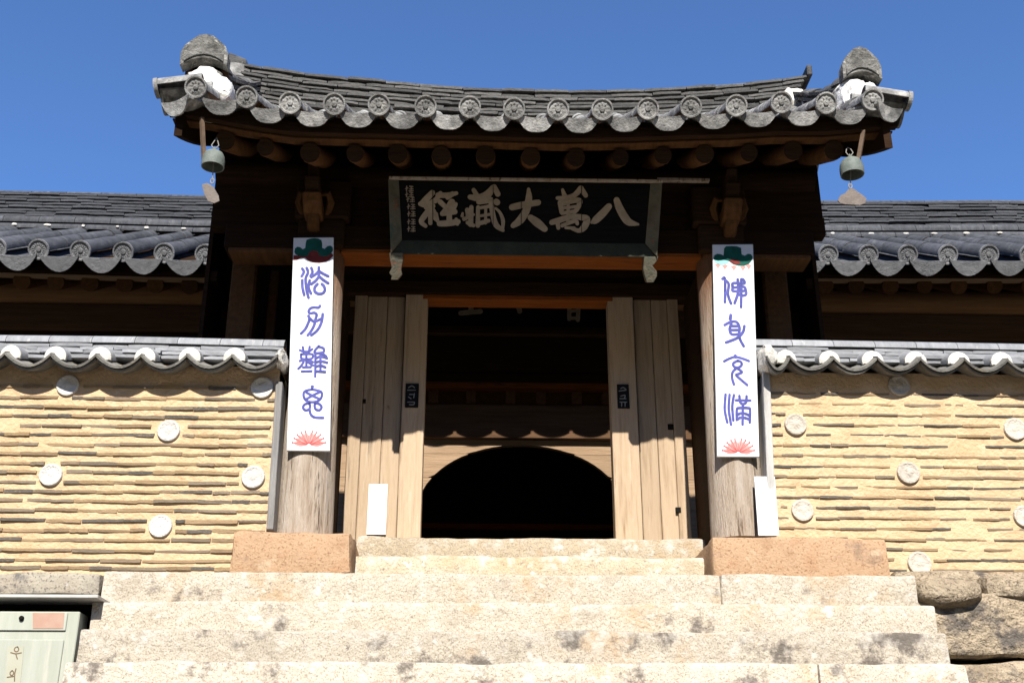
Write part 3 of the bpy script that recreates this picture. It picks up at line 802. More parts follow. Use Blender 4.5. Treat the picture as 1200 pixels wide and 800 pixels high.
# side bay: back boards with post
for sg, x0, x1, pxp in ((-1, -2.70, -1.75, 287), (1, 1.75, 2.6, 906)):
    x = x0
    while x < x1 - .02:
        wd = min(U(0.17, 0.24), x1 - x)
        mb = MB(); mb.box(x, x + wd - .006, 0.97, 1.0, 1.2, 3.6); mb.build('bay_board', M['dark_wood'], gate); x += wd
    xp = X(pxp, 340, .5)
    mb = MB(); mb.box(xp - .11, xp + .11, 0.4, 0.6, 1.2, zl + .2); mb.build('bay_post', M['rafter'], gate, bevel=.02)
    xq = xp - sg * 0.22
    mb = MB(); mb.box(xq - .04, xq + .04, 0.62, 0.7, 1.2, zl + .2); mb.build('bay_post', M['rafter'], gate, bevel=.01)

# main ridge
RT = [(273, 77), (300, 82), (350, 90), (400, 95), (450, 99.5), (500, 104), (550, 107.5), (600, 109.5), (650, 111), (700, 111), (750, 110), (800, 107.5), (850, 104), (900, 99.5), (940, 93)]
rtab = [(lambda p: (p.x, p.z))(at(px_, py_, YR - .02)) for px_, py_ in RT]
def rz_(x): return table(rtab, x)
rx0, rx1 = rtab[0][0], rtab[-1][0]
mb = MB()
n = 24
mb.strip([(lerp(rx0 + .05, rx1 - .05, i / n), rz_(lerp(rx0 + .05, rx1 - .05, i / n)) - .05) for i in range(n + 1)],
         [(lerp(rx0 + .05, rx1 - .05, i / n), rz_(lerp(rx0 + .05, rx1 - .05, i / n)) - .62) for i in range(n + 1)], lambda u, v, d: (u, d, v), YR - .07, YR + .07)
ridge = mb.build('ridge', M['mud'], gate)
for k in range(10):
    stack_course(ridge, SLAB_R, rx0 + .04 * (k > 0), rx1 - .03 * k, (lambda kk: (lambda x: rz_(x) - 0.062 - 0.047 * kk))(k), YR - .02 + (0.012 if k % 2 else -0.004), 0.30 + .006 * k, 0.027, 0.27, 0.42, jr=.012)
ME_RC, _ = half_tube(1.0, 0.055, 0.055, seg=8, arc=180).data('ridge_cap_tile', M['ridge_tile'], 35)
x = rx0
while x < rx1 - .05:
    l = min(0.36, rx1 - x); c0, c1 = x, x + l
    s = math.atan2(rz_(c1) - rz_(c0), l)
    put('ridge_cap_tile', ME_RC, (c0, YR - .02, rz_(c0) - 0.045 + U(-.004, .004)), ridge, rot=Euler((s, 0, R(-90) + U(-.02, .02))).to_matrix().to_euler(), scale=(1.9, l - .006, 1.0)); x += l
# ridge ends
p = at(286, 96, YR - .12); rough('ridge_end', M['old_tile'], ridge, rx0 - .02, rx0 + .16, YR - .17, YR + .15, rz_(rx0) - .42, rz_(rx0) - .08, amp=.02, bev=.04, cell=.06)
mb = MB(); mb.hexa([(rx0 - .02, YR - .16, rz_(rx0) - .06), (rx0 + .16, YR - .16, rz_(rx0) - .08), (rx0 + .16, YR - .16, rz_(rx0) - .02), (rx0 - .02, YR - .16, rz_(rx0) + .06)],
                   [(rx0 - .02, YR + .16, rz_(rx0) - .06), (rx0 + .16, YR + .16, rz_(rx0) - .08), (rx0 + .16, YR + .16, rz_(rx0) - .02), (rx0 - .02, YR + .16, rz_(rx0) + .06)]); mb.build('ridge_end', M['ridge_tile'], ridge, bevel=.01)
p = at(925, 112, YR - .1)
oval('plaster_lump', M['plaster'], ridge, (X(932, 112, YR - .2), YR - .06, Z(920, 116, YR - .2)), (0.13, 0.16, 0.17), amp=.03)
mb = MB(); q = at(946, 91, YR); mb.beam((q.x - .02, YR - .16, q.z - .02), (q.x - .02, YR + .16, q.z - .02), 0.05, 0.12); mb.build('ridge_end', M['ridge_tile'], ridge, bevel=.01)

# descending ridges with end tile and plaster, one per gable
for side, px0, px1, pt, pm, pbm, plx0, plx1, ply0, ply1 in ((-1, 215, 266, 42, 76, 83, 212, 265, 76, 117), (1, 984, 1034, 57, 92, 97, 983, 1036, 89, 127)):
    yf = -0.72
    a = at(px0, pt, yf); b = at(px1, pm, yf); xc = (a.x + b.x) / 2; hw = (b.x - a.x) / 2
    # plaster body
    pa, pb = at(plx0, ply0, yf), at(plx1, ply1, yf)
    dr = MB(); n = 10
    ys = [lerp(yf + .12, YR - .05, i / n) for i in range(n + 1)]
    rel = b.z + 0.03 - zr(xc, yf)
    dr.strip([(y, zr(xc, y) + lerp(rel, .20, min(1, i / n * 2.2))) for i, y in enumerate(ys)], [(y, zr(xc, y) - .12) for y in ys], lambda u, v, d: (d, u, v), xc - hw * .62, xc + hw * .62)
    drd = dr.build('descending_ridge', M['ridge_tile'], gate)
    # thin tile layers up the sides
    for k in range(4):
        for i in range(5):
            y = lerp(yf + .25, YR - .2, (i + .5) / 5)
            s = slope(y - YE)
            put('flat_tile', random.choice(SLAB_R), (xc + U(-.01, .01), y, zr(xc, y) + 0.06 + .06 * k), drd, rot=(s + U(-.03, .03), 0, U(-.03, .03)), scale=(hw * 1.7, 0.36, 0.03))
    for i in range(4):
        y = lerp(yf + .12, YR - .3, i / 3.6); s = slope(y - YE)
        mbt = half_tube(0.38, hw * .8, hw * .76, th=.02, seg=8, arc=150)
        me, _ = mbt.data('ridge_cap_tile', M['ridge_tile'], 35)
        put('ridge_cap_tile', me, (xc, y, zr(xc, y) + lerp(rel, .22, min(1, i / 4 * 2.0)) - hw * .45), drd, rot=(s, 0, U(-.02, .02)))
    oval('plaster_face', M['plaster_old'], drd, ((pa.x + pb.x) / 2, yf + .20, (pa.z + pb.z) / 2), ((pb.x - pa.x) / 2, 0.22, (pa.z - pb.z) / 2 + .02), amp=.05)
    # end tile: a thick scalloped plate leaning to the viewer
    zt_, zm, zbm = a.z, b.z, at(px0, pbm, yf).z
    H = zt_ - zm
    outline = [(-1, 0.02), (-1.0, .40), (-.86, .62), (-.55, .82), (-.30, .96), (0, 1.0), (.32, .95), (.58, .80), (.88, .60), (1.0, .38), (1, 0.02), (.6, .16), (.25, .22), (0, .23), (-.25, .22), (-.6, .16)]
    mb = MB()
    top_ = outline[:11]; 
    bt = [(u, -.02 + .24 * (1 - u * u)) for u, v in top_]
    mb.strip([(xc + u * hw, zm + v * H) for u, v in top_], [(xc + u * hw, zm + v * H) for u, v in bt], lambda u, v, d: (u, d + (v - zm) * -0.10, v), yf, yf + .11)
    e_ = mb.build('ridge_end_tile', M['end_tile'], drd, 30, bevel=.012)
    mb = MB()
    mb.strip([(xc + u * hw * .84, zm + .26 * H + (v - .24) * H * .80) for u, v in top_], [(xc + u * hw * .84, zm + (v + .10) * H) for u, v in bt], lambda u, v, d: (u, d + (v - zm) * -0.10, v), yf - .012, yf + .05)
    mb.build('ridge_end_ornament', M['end_tile'], drd, 30, bevel=.006)
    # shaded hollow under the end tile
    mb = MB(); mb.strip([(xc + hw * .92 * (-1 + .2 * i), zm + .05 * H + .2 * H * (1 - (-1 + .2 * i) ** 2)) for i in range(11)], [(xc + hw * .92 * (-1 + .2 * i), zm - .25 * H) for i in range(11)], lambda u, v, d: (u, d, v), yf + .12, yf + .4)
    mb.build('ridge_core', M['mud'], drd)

# ================================================================== WIND BELLS
def bell(px_, py_, r, hz, label, plate_pts, rod_px, tilt):
    yb_ = -0.92
    c = at(px_, py_, yb_)
    b = thing('wind_bell', label, 'bell', tuple(c), 'wind bells under the gate eave corners')
    pr = [(0.0, .105), (.02, .105), (.05, .095), (.078, .075), (.094, .04), (.100, 0), (.100, -.035), (.098, -.06), (.090, -.06), (.090, -.03), (.07, .05), (.0, .07)]
    s = r / 0.100
    mb = MB(); mb.lathe([(max(.0005, x * s), z * s) for x, z in pr], c, 24); mb.build('bell_cup', M['bronze'], b, 50)
    mb = MB(); mb.lathe([(.022 * s, .104 * s), (.024 * s, .115 * s), (.012 * s, .125 * s), (.001, .15 * s)], c, 12); mb.build('bell_knob', M['bronze'], b, 50)
    zt = ez(c.x) - 0.28
    mb = MB()
    for dx in (-.028, .028):
        mb.tube([c + Vector((dx * .3, 0, .13 * s)), c + Vector((dx, 0, .16 * s)), c + Vector((dx * .6, .01, .20 * s)), Vector((c.x, yb_ + .02, zt))], 0.004, 6)
    mb.build('hanger_wire', M['wire'], b, 50)
    # chain link and plate
    pc = Vector(plate_pts[0])
    P3 = [at(u, v, yb_) for u, v in plate_pts]
    cx = sum(p.x for p in P3) / len(P3); ctop = max(p.z for p in P3)
    mb = MB(); mb.tube([c + Vector((0, 0, .05)), Vector((lerp(c.x, cx, .5), yb_, c.z - .06)), Vector((cx, yb_, ctop + .03))], 0.004, 6)
    ring = [Vector((cx + .013 * math.cos(t * math.pi / 6), yb_, ctop + .022 + .022 * math.sin(t * math.pi / 6))) for t in range(13)]
    mb.tube(ring, 0.0045, 6, cap=False); mb.build('clapper_wire', M['wire'], b, 50)
    mb = MB(); mb.prism([(p.x - cx, p.z) for p in P3], lambda u, v, d: (cx + u * math.cos(tilt) - d * math.sin(tilt), yb_ + u * math.sin(tilt) + d, v), -.004, .004); mb.build('clapper_plate', M['plate'], b)
    return b
bl = bell(250, 189, .088, 0, 'green bronze wind bell with leaf shaped plate at left eave corner', [(237, 217), (243, 215), (250, 219), (256, 229), (257, 235), (251, 238), (244, 236), (239, 227)], 238, 0.1)
br = bell(998, 198, .092, 0, 'green bronze wind bell with cloud shaped plate at right eave corner', [(981, 236), (984, 230), (990, 227), (994, 222), (1000, 221), (1006, 225), (1011, 228), (1016, 232), (1014, 238), (1008, 240), (990, 240), (984, 239)], 1010, 0.1)
# hanging rods are part of the gate
pa, pb = at(236.5, 138, -.98), at(239, 189, -.94)
mb = MB(); mb.beam(pa, pb, .028, .028); mb.build('hanging_rod', M['rod'], gate)
pa, pb = at(1012, 153, -.98), at(1006, 187, -.95)
mb = MB(); mb.beam(pa, pb, .03, .03); mb.build('hanging_rod', M['rod'], gate)

# ================================================================== SIGNBOARD
bot = at(612, 296, -.30); top = at(612, 209, -.56)
nn = Vector((0, -(top.z - bot.z), (top.y - bot.y)))   # faces the viewer, leaning forward
nn = Vector((0, -(top.z - bot.z), -(bot.y - top.y)))
PS = Plane(bot, nn)
sign = thing('signboard', 'wide black signboard with pale brush characters above the doorway', 'signboard', tuple(bot))
def sp(px_, py_, d=0):
    u, v = PS.uv(px_, py_); return PS.P(u, v, d)
q = [sp(466, 297, -.07), sp(759, 297, -.07), sp(766, 209, -.07), sp(466, 209, -.07)]
mb = MB(); mb.hexa(q, [v + PS.n * .02 for v in q]); mb.build('board', M['sign_black'], sign)
def sbar(name, a, b, wd, dp, m, d=0.0, bev=.004):
    mb = MB(); a, b = sp(*a), sp(*b); dr = (b - a).normalized(); s = PS.n.cross(dr).normalized() * wd / 2
    f0, f1 = PS.n * (d - dp), PS.n * d
    mb.hexa([a - s + f0, a + s + f0, a + s + f1, a - s + f1], [b - s + f0, b + s + f0, b + s + f1, b - s + f1]); return mb.build(name, M[m], sign, bevel=bev)
sbar('top_rail', (456, 208.5), (777, 212.5), .026, .10, 'grey_wood', .014)
# flaring side rails and bottom rail
def quad_bar(name, c4, m, d0, d1):
    f = [sp(*p) for p in c4]
    mb = MB(); mb.hexa([v + PS.n * d0[i] for i, v in enumerate(f)], [v + PS.n * d1[i] for i, v in enumerate(f)]); return mb.build(name, M[m], sign, bevel=.004)
quad_bar('side_rail', [(455, 210), (467, 210), (471, 281), (458, 297)], 'sign_frame', [-.10, -.10, -.10, -.10], [.012, -.05, -.05, .012])
quad_bar('side_rail', [(763, 213), (776, 213), (770, 301), (757, 285)], 'sign_frame', [-.10, -.10, -.10, -.10], [-.05, .012, .012, -.05])
quad_bar('bottom_rail', [(458, 297.5), (471, 281), (757, 285), (770, 301.5)], 'sign_rail', [-.10, -.10, -.10, -.10], [-.012, -.05, -.05, -.012])
for pts in ([(456, 296), (472, 296), (472, 305), (470, 316), (471, 322), (466, 328), (458, 328), (459, 324), (456, 320), (459, 314), (457, 306)],
            [(755, 301), (772, 300), (770, 306), (765, 312), (770, 318), (770, 324), (766, 331), (758, 331), (756, 325), (754, 316)]):
    mb = MB(); mb.prism([PS.uv(*p) for p in pts], PS.P, -.09, -.005); mb.build('carved_leg', M['sign_frame'], sign, bevel=.004)
def chars(parent, pl, strokes, ox, oy, k, m, name, thick, base, wmul=1.0, wdef=None, dstep=.0004, label=None):
    mb = MB()
    for i, st in enumerate(strokes):
        pp = []
        for p in st:
            px_, py_ = ox + p[0] / k, oy + p[1] / k
            u, v = pl.uv(px_, py_)
            u2, v2 = pl.uv(px_ + 1, py_)
            wpx = (p[2] if len(p) > 2 else wdef) / k * wmul
            pp.append((u, v, wpx * abs(u2 - u)))
        if len(pp) == 1: pp.append((pp[0][0] + .0006, pp[0][1], pp[0][2]))
        stroke(mb, pl, pp, thick, base + i * dstep)
    o = mb.build(name, m, parent)
    if label: o['label'] = label
    return o
B = (590, 200, 6.0); A = (450, 200, 7.06)
SIGN = [
 (B, [[(745, 250, 48), (700, 300, 58), (650, 347, 54), (624, 362, 22)], [(800, 205, 46), (818, 255, 56), (850, 315, 60), (888, 360, 54), (952, 376, 18)]]),
 (B, [[(382, 190, 28), (440, 193, 44), (500, 172, 40), (548, 122, 44)], [(418, 132, 22), (438, 190, 42)], [(560, 140, 40), (582, 172, 34)], [(402, 222, 40), (412, 290, 34)],
      [(425, 228, 38), (500, 208, 40), (540, 212, 40), (524, 262, 35), (500, 290, 32)], [(415, 262, 24), (515, 250, 24)], [(415, 297, 28), (505, 284, 28)], [(458, 215, 22), (456, 370, 26)],
      [(342, 362, 40), (400, 345, 45), (480, 322, 40), (560, 328, 46), (592, 340, 46), (572, 392, 52), (535, 420, 34), (488, 405, 28)], [(382, 350, 38), (388, 402, 28)], [(415, 385, 28), (505, 352, 30), (522, 372, 26)], [(440, 400, 20), (500, 402, 24)]]),
 (B, [[(62, 255, 48), (130, 240, 50), (246, 222, 44)], [(178, 128, 24), (180, 190, 50), (165, 270, 55), (120, 345, 60), (68, 385, 38)], [(192, 328, 46), (240, 365, 62), (292, 408, 46)]]),
 (A, [[(712, 215, 45), (780, 222, 62), (850, 200, 72), (902, 138, 50)], [(742, 158, 38), (790, 240, 52)], [(912, 130, 44), (942, 190, 50)], [(930, 255, 56), (936, 260, 56)], [(785, 255, 50), (885, 240, 52)],
      [(650, 350, 20), (646, 372, 30)], [(688, 322, 40), (690, 380, 32), (662, 398, 36)], [(722, 300, 40), (716, 442, 48)], [(690, 428, 34), (740, 452, 34)], [(700, 372, 26), (740, 362, 26)], [(778, 300, 34), (776, 452, 42)],
      [(800, 305, 28), (875, 292, 32)], [(800, 372, 24), (872, 360, 26)], [(796, 432, 40), (865, 412, 36)], [(842, 300, 26), (840, 432, 26)], [(885, 260, 44), (905, 380, 46), (930, 450, 50), (985, 492, 30)], [(925, 310, 22), (960, 345, 26), (985, 410, 34), (982, 485, 26)]]),
 (A, [[(398, 180, 50), (350, 230, 56), (308, 272, 48)], [(298, 272, 40), (350, 282, 44), (425, 238, 42)], [(400, 290, 50), (335, 370, 52), (306, 420, 45), (342, 456, 34)], [(350, 300, 50), (395, 330, 62), (428, 392, 50)], [(382, 340, 42), (382, 432, 38)],
      [(428, 355, 36), (440, 412, 34)], [(445, 200, 48), (520, 200, 46), (598, 184, 34)], [(420, 250, 44), (465, 185, 40)], [(565, 190, 46), (525, 222, 38)], [(462, 255, 46), (500, 292, 42)], [(560, 258, 60), (520, 312, 50), (480, 352, 40)], [(592, 275, 38), (560, 332, 52)],
      [(480, 356, 40), (585, 338, 48)], [(538, 340, 46), (540, 432, 52)], [(458, 437, 50), (540, 432, 56), (612, 420, 46)], [(596, 400, 30), (606, 440, 30)]]),
]
for (ox, oy, k), st in SIGN:
    chars(sign, PS, st, ox, oy, k, M['sign_gold'], 'brush_character', .010, -.050, wmul=0.93)
small = []
sm = [(205, 150), (205, 200), (215, 240), (220, 300), (222, 360), (222, 425), (222, 485)]
for cx_, cy_ in sm:
    h = 24
    small += [[(cx_ - 20, cy_ - h, 9), (cx_ - 22, cy_ + h * .6, 9)], [(cx_ - 30, cy_ - 4, 8), (cx_ - 10, cy_ - 10, 8)], [(cx_ + 4, cy_ - h, 9), (cx_ + 30, cy_ - h + 3, 9)],
              [(cx_ + 2, cy_ - 2, 8), (cx_ + 32, cy_ - 4, 8)], [(cx_ + 18, cy_ - h, 8), (cx_ + 16, cy_ + h * .7, 9)], [(cx_ - 2, cy_ + 14, 8), (cx_ + 34, cy_ + 12, 8)]]
chars(sign, PS, small, *A, M['sign_faint'], 'small_inscription', .006, -.050, dstep=.0001)
# cracks between the boards of the sign: thin dark joints
for px_ in (507, 578, 611, 682):
    mb = MB(); a, b = PS.uv(px_, 217), PS.uv(px_, 272)
    mb.prism([(a[0] - .0022, a[1]), (a[0] + .0022, a[1]), (b[0] + .0022, b[1]), (b[0] - .0022, b[1])], PS.P, -.045, -.033); mb.build('board_joint', M['sign_black'], sign)

# ================================================================== BANNER BOARDS
def banner(c4, yt, ybm, label, up, dn, dets, lotus, upside):
    (xl0, xr0, y0), (xl1, xr1, y1) = c4
    bt = at((xl1 + xr1) / 2, y1, ybm); tp = at((xl0 + xr0) / 2, y0, yt)
    n_ = Vector((0, -(tp.z - bt.z), -(bt.y - tp.y)))
    pl = Plane(bt, n_)
    b = thing('couplet_board', label, 'plaque', tuple(bt), 'white painted boards hung on the gate pillars')
    P4 = [pl.uv(xl1, y1 - .5), pl.uv(xr1, y1), pl.uv(xr0, y0), pl.uv(xl0, y0 + .5)]
    mb = MB(); mb.prism(P4, pl.P, -.028, 0); mb.build('board', M['white_board'], b, bevel=.003)
    return b, pl
bl_, pl = banner(((344, 391, 278), (336, 386.5, 528)), -.228, -.234, 'white board with blue seal script and pink lotus on the left pillar', None, None, None, None, None)
K1 = (335, 275, 6.154); K2 = (335, 400, 6.154)
LB = [
 (K1, [[(118, 245), (130, 268), (114, 300)], [(118, 328), (120, 380), (132, 435)], [(150, 240), (160, 272), (143, 315), (146, 370), (152, 410), (164, 455)], [(184, 240), (192, 270), (178, 298)], [(172, 330), (164, 372), (170, 400), (182, 424)],
       [(238, 235), (238, 295)], [(238, 262), (215, 285), (184, 305)], [(238, 262), (270, 282), (306, 300)], [(240, 300), (215, 332), (184, 356)], [(240, 300), (270, 326), (306, 350)],
       [(228, 356), (210, 378), (208, 405), (225, 422), (247, 427), (272, 418), (282, 395), (274, 370), (260, 356)]], 17),
 (K1, [[(246, 513), (236, 526), (205, 524), (180, 530), (165, 550), (175, 567), (205, 563), (222, 577), (215, 605), (205, 650), (185, 690), (158, 725)], [(163, 585), (170, 608), (160, 640), (140, 680), (110, 712)], [(170, 600), (205, 626), (254, 606)], [(266, 572), (260, 620), (243, 665), (218, 698), (184, 724)]], 17),
 (K2, [[(100, 62), (125, 72), (165, 72), (190, 55)], [(122, 40), (128, 75)], [(172, 38), (166, 75)], [(110, 92), (116, 124), (184, 124), (190, 92), (110, 92)], [(148, 75), (148, 182)], [(100, 140), (150, 132), (196, 148)], [(128, 148), (110, 176), (90, 196)], [(162, 150), (196, 172)], [(125, 186), (180, 184)], [(115, 216), (185, 214)],
       [(238, 33), (212, 62), (208, 80), (235, 84), (272, 75), (272, 50), (240, 38)], [(214, 82), (212, 252)], [(250, 84), (250, 216)], [(215, 122), (250, 108), (298, 120)], [(215, 152), (250, 142), (298, 152)], [(215, 182), (250, 173), (286, 186)], [(216, 214), (284, 219)], [(262, 85), (292, 108)]], 14),
 (K2, [[(190, 326, 26)], [(190, 345), (138, 358), (128, 390), (145, 424), (190, 437), (240, 424), (260, 390), (250, 360), (190, 345)], [(150, 368), (190, 390), (238, 412)], [(242, 366), (190, 390), (148, 416)], [(170, 445), (138, 452), (124, 475), (140, 495), (165, 490), (175, 470), (170, 445)],
       [(210, 445), (240, 450), (258, 472), (244, 494), (218, 490), (208, 468), (210, 445)], [(172, 492), (180, 525), (208, 546), (270, 550)]], 15),
]
for (ox, oy, k), st, wd in LB: chars(bl_, pl, st, ox, oy, k, M['blue_ink'], 'seal_character', .0012, .0006, wdef=wd * 1.22, dstep=.00025)
def poly_on(parent, pl, pts, ox, oy, k, m, name, off, thick=.0010):
    mb = MB(); mb.prism([pl.uv(ox + x / k, oy + y / k) for x, y in pts], pl.P, off, off + thick); return mb.build(name, m, parent)
leafL = [(62, 125), (66, 100), (84, 88), (104, 92), (122, 106), (140, 98), (144, 60), (150, 38), (175, 30), (205, 26), (235, 30), (256, 40), (262, 62), (262, 96), (280, 104), (300, 84), (322, 80), (338, 92), (340, 112), (328, 134), (305, 152), (275, 158), (240, 150), (205, 142), (170, 150), (130, 158), (90, 152), (70, 142)]
poly_on(bl_, pl, [(56, 148), (92, 152), (130, 157), (205, 140), (275, 157), (330, 134), (344, 150), (318, 178), (290, 196), (240, 204), (190, 200), (160, 186), (140, 168), (110, 168), (80, 182), (52, 184)], *K1, M['maroon_ink'], 'painted_petal', .0004)
poly_on(bl_, pl, leafL, *K1, M['green_ink'], 'painted_leaf', .0018)
poly_on(bl_, pl, [(160, 148), (172, 124), (195, 116), (225, 120), (242, 142), (225, 152), (195, 156)], *K1, M['maroon_ink'], 'painted_petal', .0032)
def lotus(parent, pl, cx_, cy_, ox, oy, k, rx, ry):
    petals = MB(); lines = MB(); i = 0
    for a in (-82, -62, -44, -27, -12, 12, 27, 44, 62, 82, -70, -35, 0, 35, 70):
        long_ = 1.0 if i < 10 else 0.72
        tip = (cx_ + math.sin(R(a)) * rx * long_, cy_ - math.cos(R(a)) * ry * long_ - (4 if i < 10 else 0))
        mid = (cx_ + math.sin(R(a)) * rx * long_ * .55, cy_ - math.cos(R(a)) * ry * long_ * .55)
        pp = []; 
        for (x, y), wpx in (((cx_ + math.sin(R(a)) * rx * .12, cy_ - math.cos(R(a)) * ry * .12), 6), (mid, 36), (tip, 3)):
            u, v = pl.uv(ox + x / k, oy + y / k); s = abs(pl.uv(ox + x / k + 1, oy + y / k)[0] - u); pp.append((u, v, wpx / k * s))
        stroke(petals, pl, pp, .0006, .0004 + i * .0001)
        q_ = [(p[0], p[1], (3, 3.5, 2)[j] / k * s) for j, p in enumerate(pp)]
        stroke(lines, pl, q_, .0005, .0024 + i * .0001)
        if i < 10:
            u, v = pl.uv(ox + tip[0] / k, oy + tip[1] / k); stroke(lines, pl, [(u, v, 10 / k * s), (u + .0005, v + .004, 7 / k * s)], .0005, .0040 + i * .0001)
        i += 1
    petals.build('painted_lotus', M['pink_ink'], parent); lines.build('painted_lotus_veins', M['red_ink'], parent)
lotus(bl_, pl, 166, 745, *K2, 120, 95)

br_, pr_ = banner(((835, 882.5, 286), (840.5, 890, 535)), -.228, -.234, 'white board with blue seal script and pink lotus on the right pillar', None, None, None, None, None)
K3 = (830, 280, 6.154); K4 = (830, 405, 5.93)
RB = [
 (K3, [[(102, 288), (118, 280), (121, 340), (120, 455)], [(120, 295), (147, 325), (142, 400), (164, 466)], [(250, 290), (262, 312), (250, 322), (182, 318), (174, 336), (185, 350), (255, 345), (270, 372), (272, 398), (252, 408), (220, 402)], [(176, 352), (180, 376), (256, 374)], [(212, 292), (216, 380), (190, 462)], [(238, 290), (236, 490)]], 17),
 (K3, [[(162, 548, 22), (158, 576, 26)], [(118, 620), (165, 597), (205, 600), (225, 640), (222, 690), (232, 730), (255, 772)], [(166, 612), (154, 650), (168, 686), (216, 686)], [(164, 628), (210, 628)], [(160, 656), (216, 656)], [(260, 628), (250, 670), (210, 712), (128, 746)]], 17),
 (K4, [[(110, 108), (150, 88), (190, 78), (240, 90), (282, 106)], [(188, 70, 22), (190, 80, 22)], [(205, 104), (174, 122), (180, 146), (212, 150), (232, 132), (226, 112), (205, 104)], [(200, 152), (170, 182), (165, 222), (178, 268)], [(206, 160), (234, 182), (210, 196), (194, 204), (232, 240), (270, 272)]], 15),
 (K4, [[(120, 338), (114, 430), (120, 480), (132, 532)], [(148, 340), (142, 430), (150, 500), (158, 548)], [(178, 342), (167, 420), (174, 518)], [(192, 378), (292, 380)], [(216, 348), (222, 392), (242, 404), (262, 392), (266, 350)], [(240, 404), (238, 546)], [(198, 514), (198, 446), (212, 432), (276, 432), (290, 446), (288, 532)], [(204, 478), (224, 468)], [(254, 470), (284, 482)], [(206, 508), (222, 498)], [(254, 500), (280, 508)]], 15),
]
for (ox, oy, k), st, wd in RB: chars(br_, pr_, st, ox, oy, k, M['blue_ink'], 'seal_character', .0012, .0006, wdef=wd * 1.22, dstep=.00025)
leafR = [(36, 140), (44, 118), (66, 108), (92, 112), (110, 122), (114, 70), (128, 54), (165, 52), (205, 54), (236, 66), (240, 112), (262, 122), (286, 108), (308, 112), (320, 132), (310, 160), (290, 182), (255, 194), (215, 192), (180, 182), (150, 160), (110, 150), (70, 158), (45, 152)]
poly_on(br_, pr_, [(40, 146), (70, 156), (112, 150), (150, 160), (140, 176), (110, 190), (70, 186), (46, 168)], *K3, M['teal_ink'], 'painted_petal', .0004)
for (x, y) in ((70, 198), (120, 205), (185, 212), (250, 214), (292, 204)):
    poly_on(br_, pr_, [(x - 22, y - 14), (x, y - 22), (x + 22, y - 14), (x + 8, y + 4), (x, y + 20), (x - 8, y + 4)], *K3, M['pink_ink'], 'painted_petal', .0004)
poly_on(br_, pr_, leafR, *K3, M['green_ink'], 'painted_leaf', .0018)
poly_on(br_, pr_, [(150, 158), (178, 148), (215, 156), (235, 178), (200, 184), (172, 174)], *K3, M['maroon_ink'], 'painted_petal', .0032)
lotus(br_, pr_, 208, 742, *K4, 112, 92)

# ================================================================== SHEETS AND PLAQUES ON THE DOOR
a, b = at(432.5, 567, YD - .012), at(452, 626, YD - .012)
mb = MB(); mb.box(a.x, b.x, YD - .018, YD - .014, b.z, a.z)
tag(mb.build('paper_sheet', M['paper']), 'blank white paper sheet at the foot of the left door planks', 'paper')
pw = [at(884, 558, -.27), at(908, 558, -.27), at(913, 627, -.34), at(889, 627, -.34)]
mb = MB(); mb.hexa(pw, [p + Vector((0, .02, 0)) for p in pw])
tag(mb.build('white_board', M['paper'], bevel=.003), 'blank white board leaning beside the foot of the right pillar', 'board')
for px0, px1, py0, py1, lab, gl in ((475.5, 490, 449, 477, 'small black nameplate on the left door jamb', [[(-4, -9), (0, -11), (3, -9)], [(-5, -6), (4, -6)], [(-3, -1), (2, -1)], [(3, -2), (2, 3)], [(-4, 2), (-1, 4)], [(-5, 8), (3, 8)], [(-3, 11), (2, 11), (3, 8)]]),
                                    (723, 738, 450, 478, 'small black nameplate on the right door jamb', [[(-3, -9), (0, -10), (3, -8)], [(-5, -6), (3, -7)], [(-3, 0), (2, -1), (1, 3)], [(-4, 3), (3, 3)], [(-4, 7), (4, 7)], [(-2, 8), (-2, 12)], [(2, 7), (2, 12)]])):
    yy = YD - .075
    a, b = at(px0, py0, yy), at(px1, py1, yy)
    t = thing('nameplate', lab, 'plaque', ((a.x + b.x) / 2, yy, b.z), 'nameplates on the door jambs')
    mb = MB(); mb.box(a.x, b.x, yy, yy + .014, b.z, a.z); mb.build('plate', M['plaque'], t, bevel=.002)
    pp = Plane(((a.x + b.x) / 2, yy, a.z), (0, -1, 0))
    chars(t, pp, [[(x * 1.0, y * 1.0) for x, y in s] for s in gl], (px0 + px1) / 2, (py0 + py1) / 2, 1.0, M['plaque_ink'], 'lettering', .001, .0005, wdef=1.1, dstep=.0002)

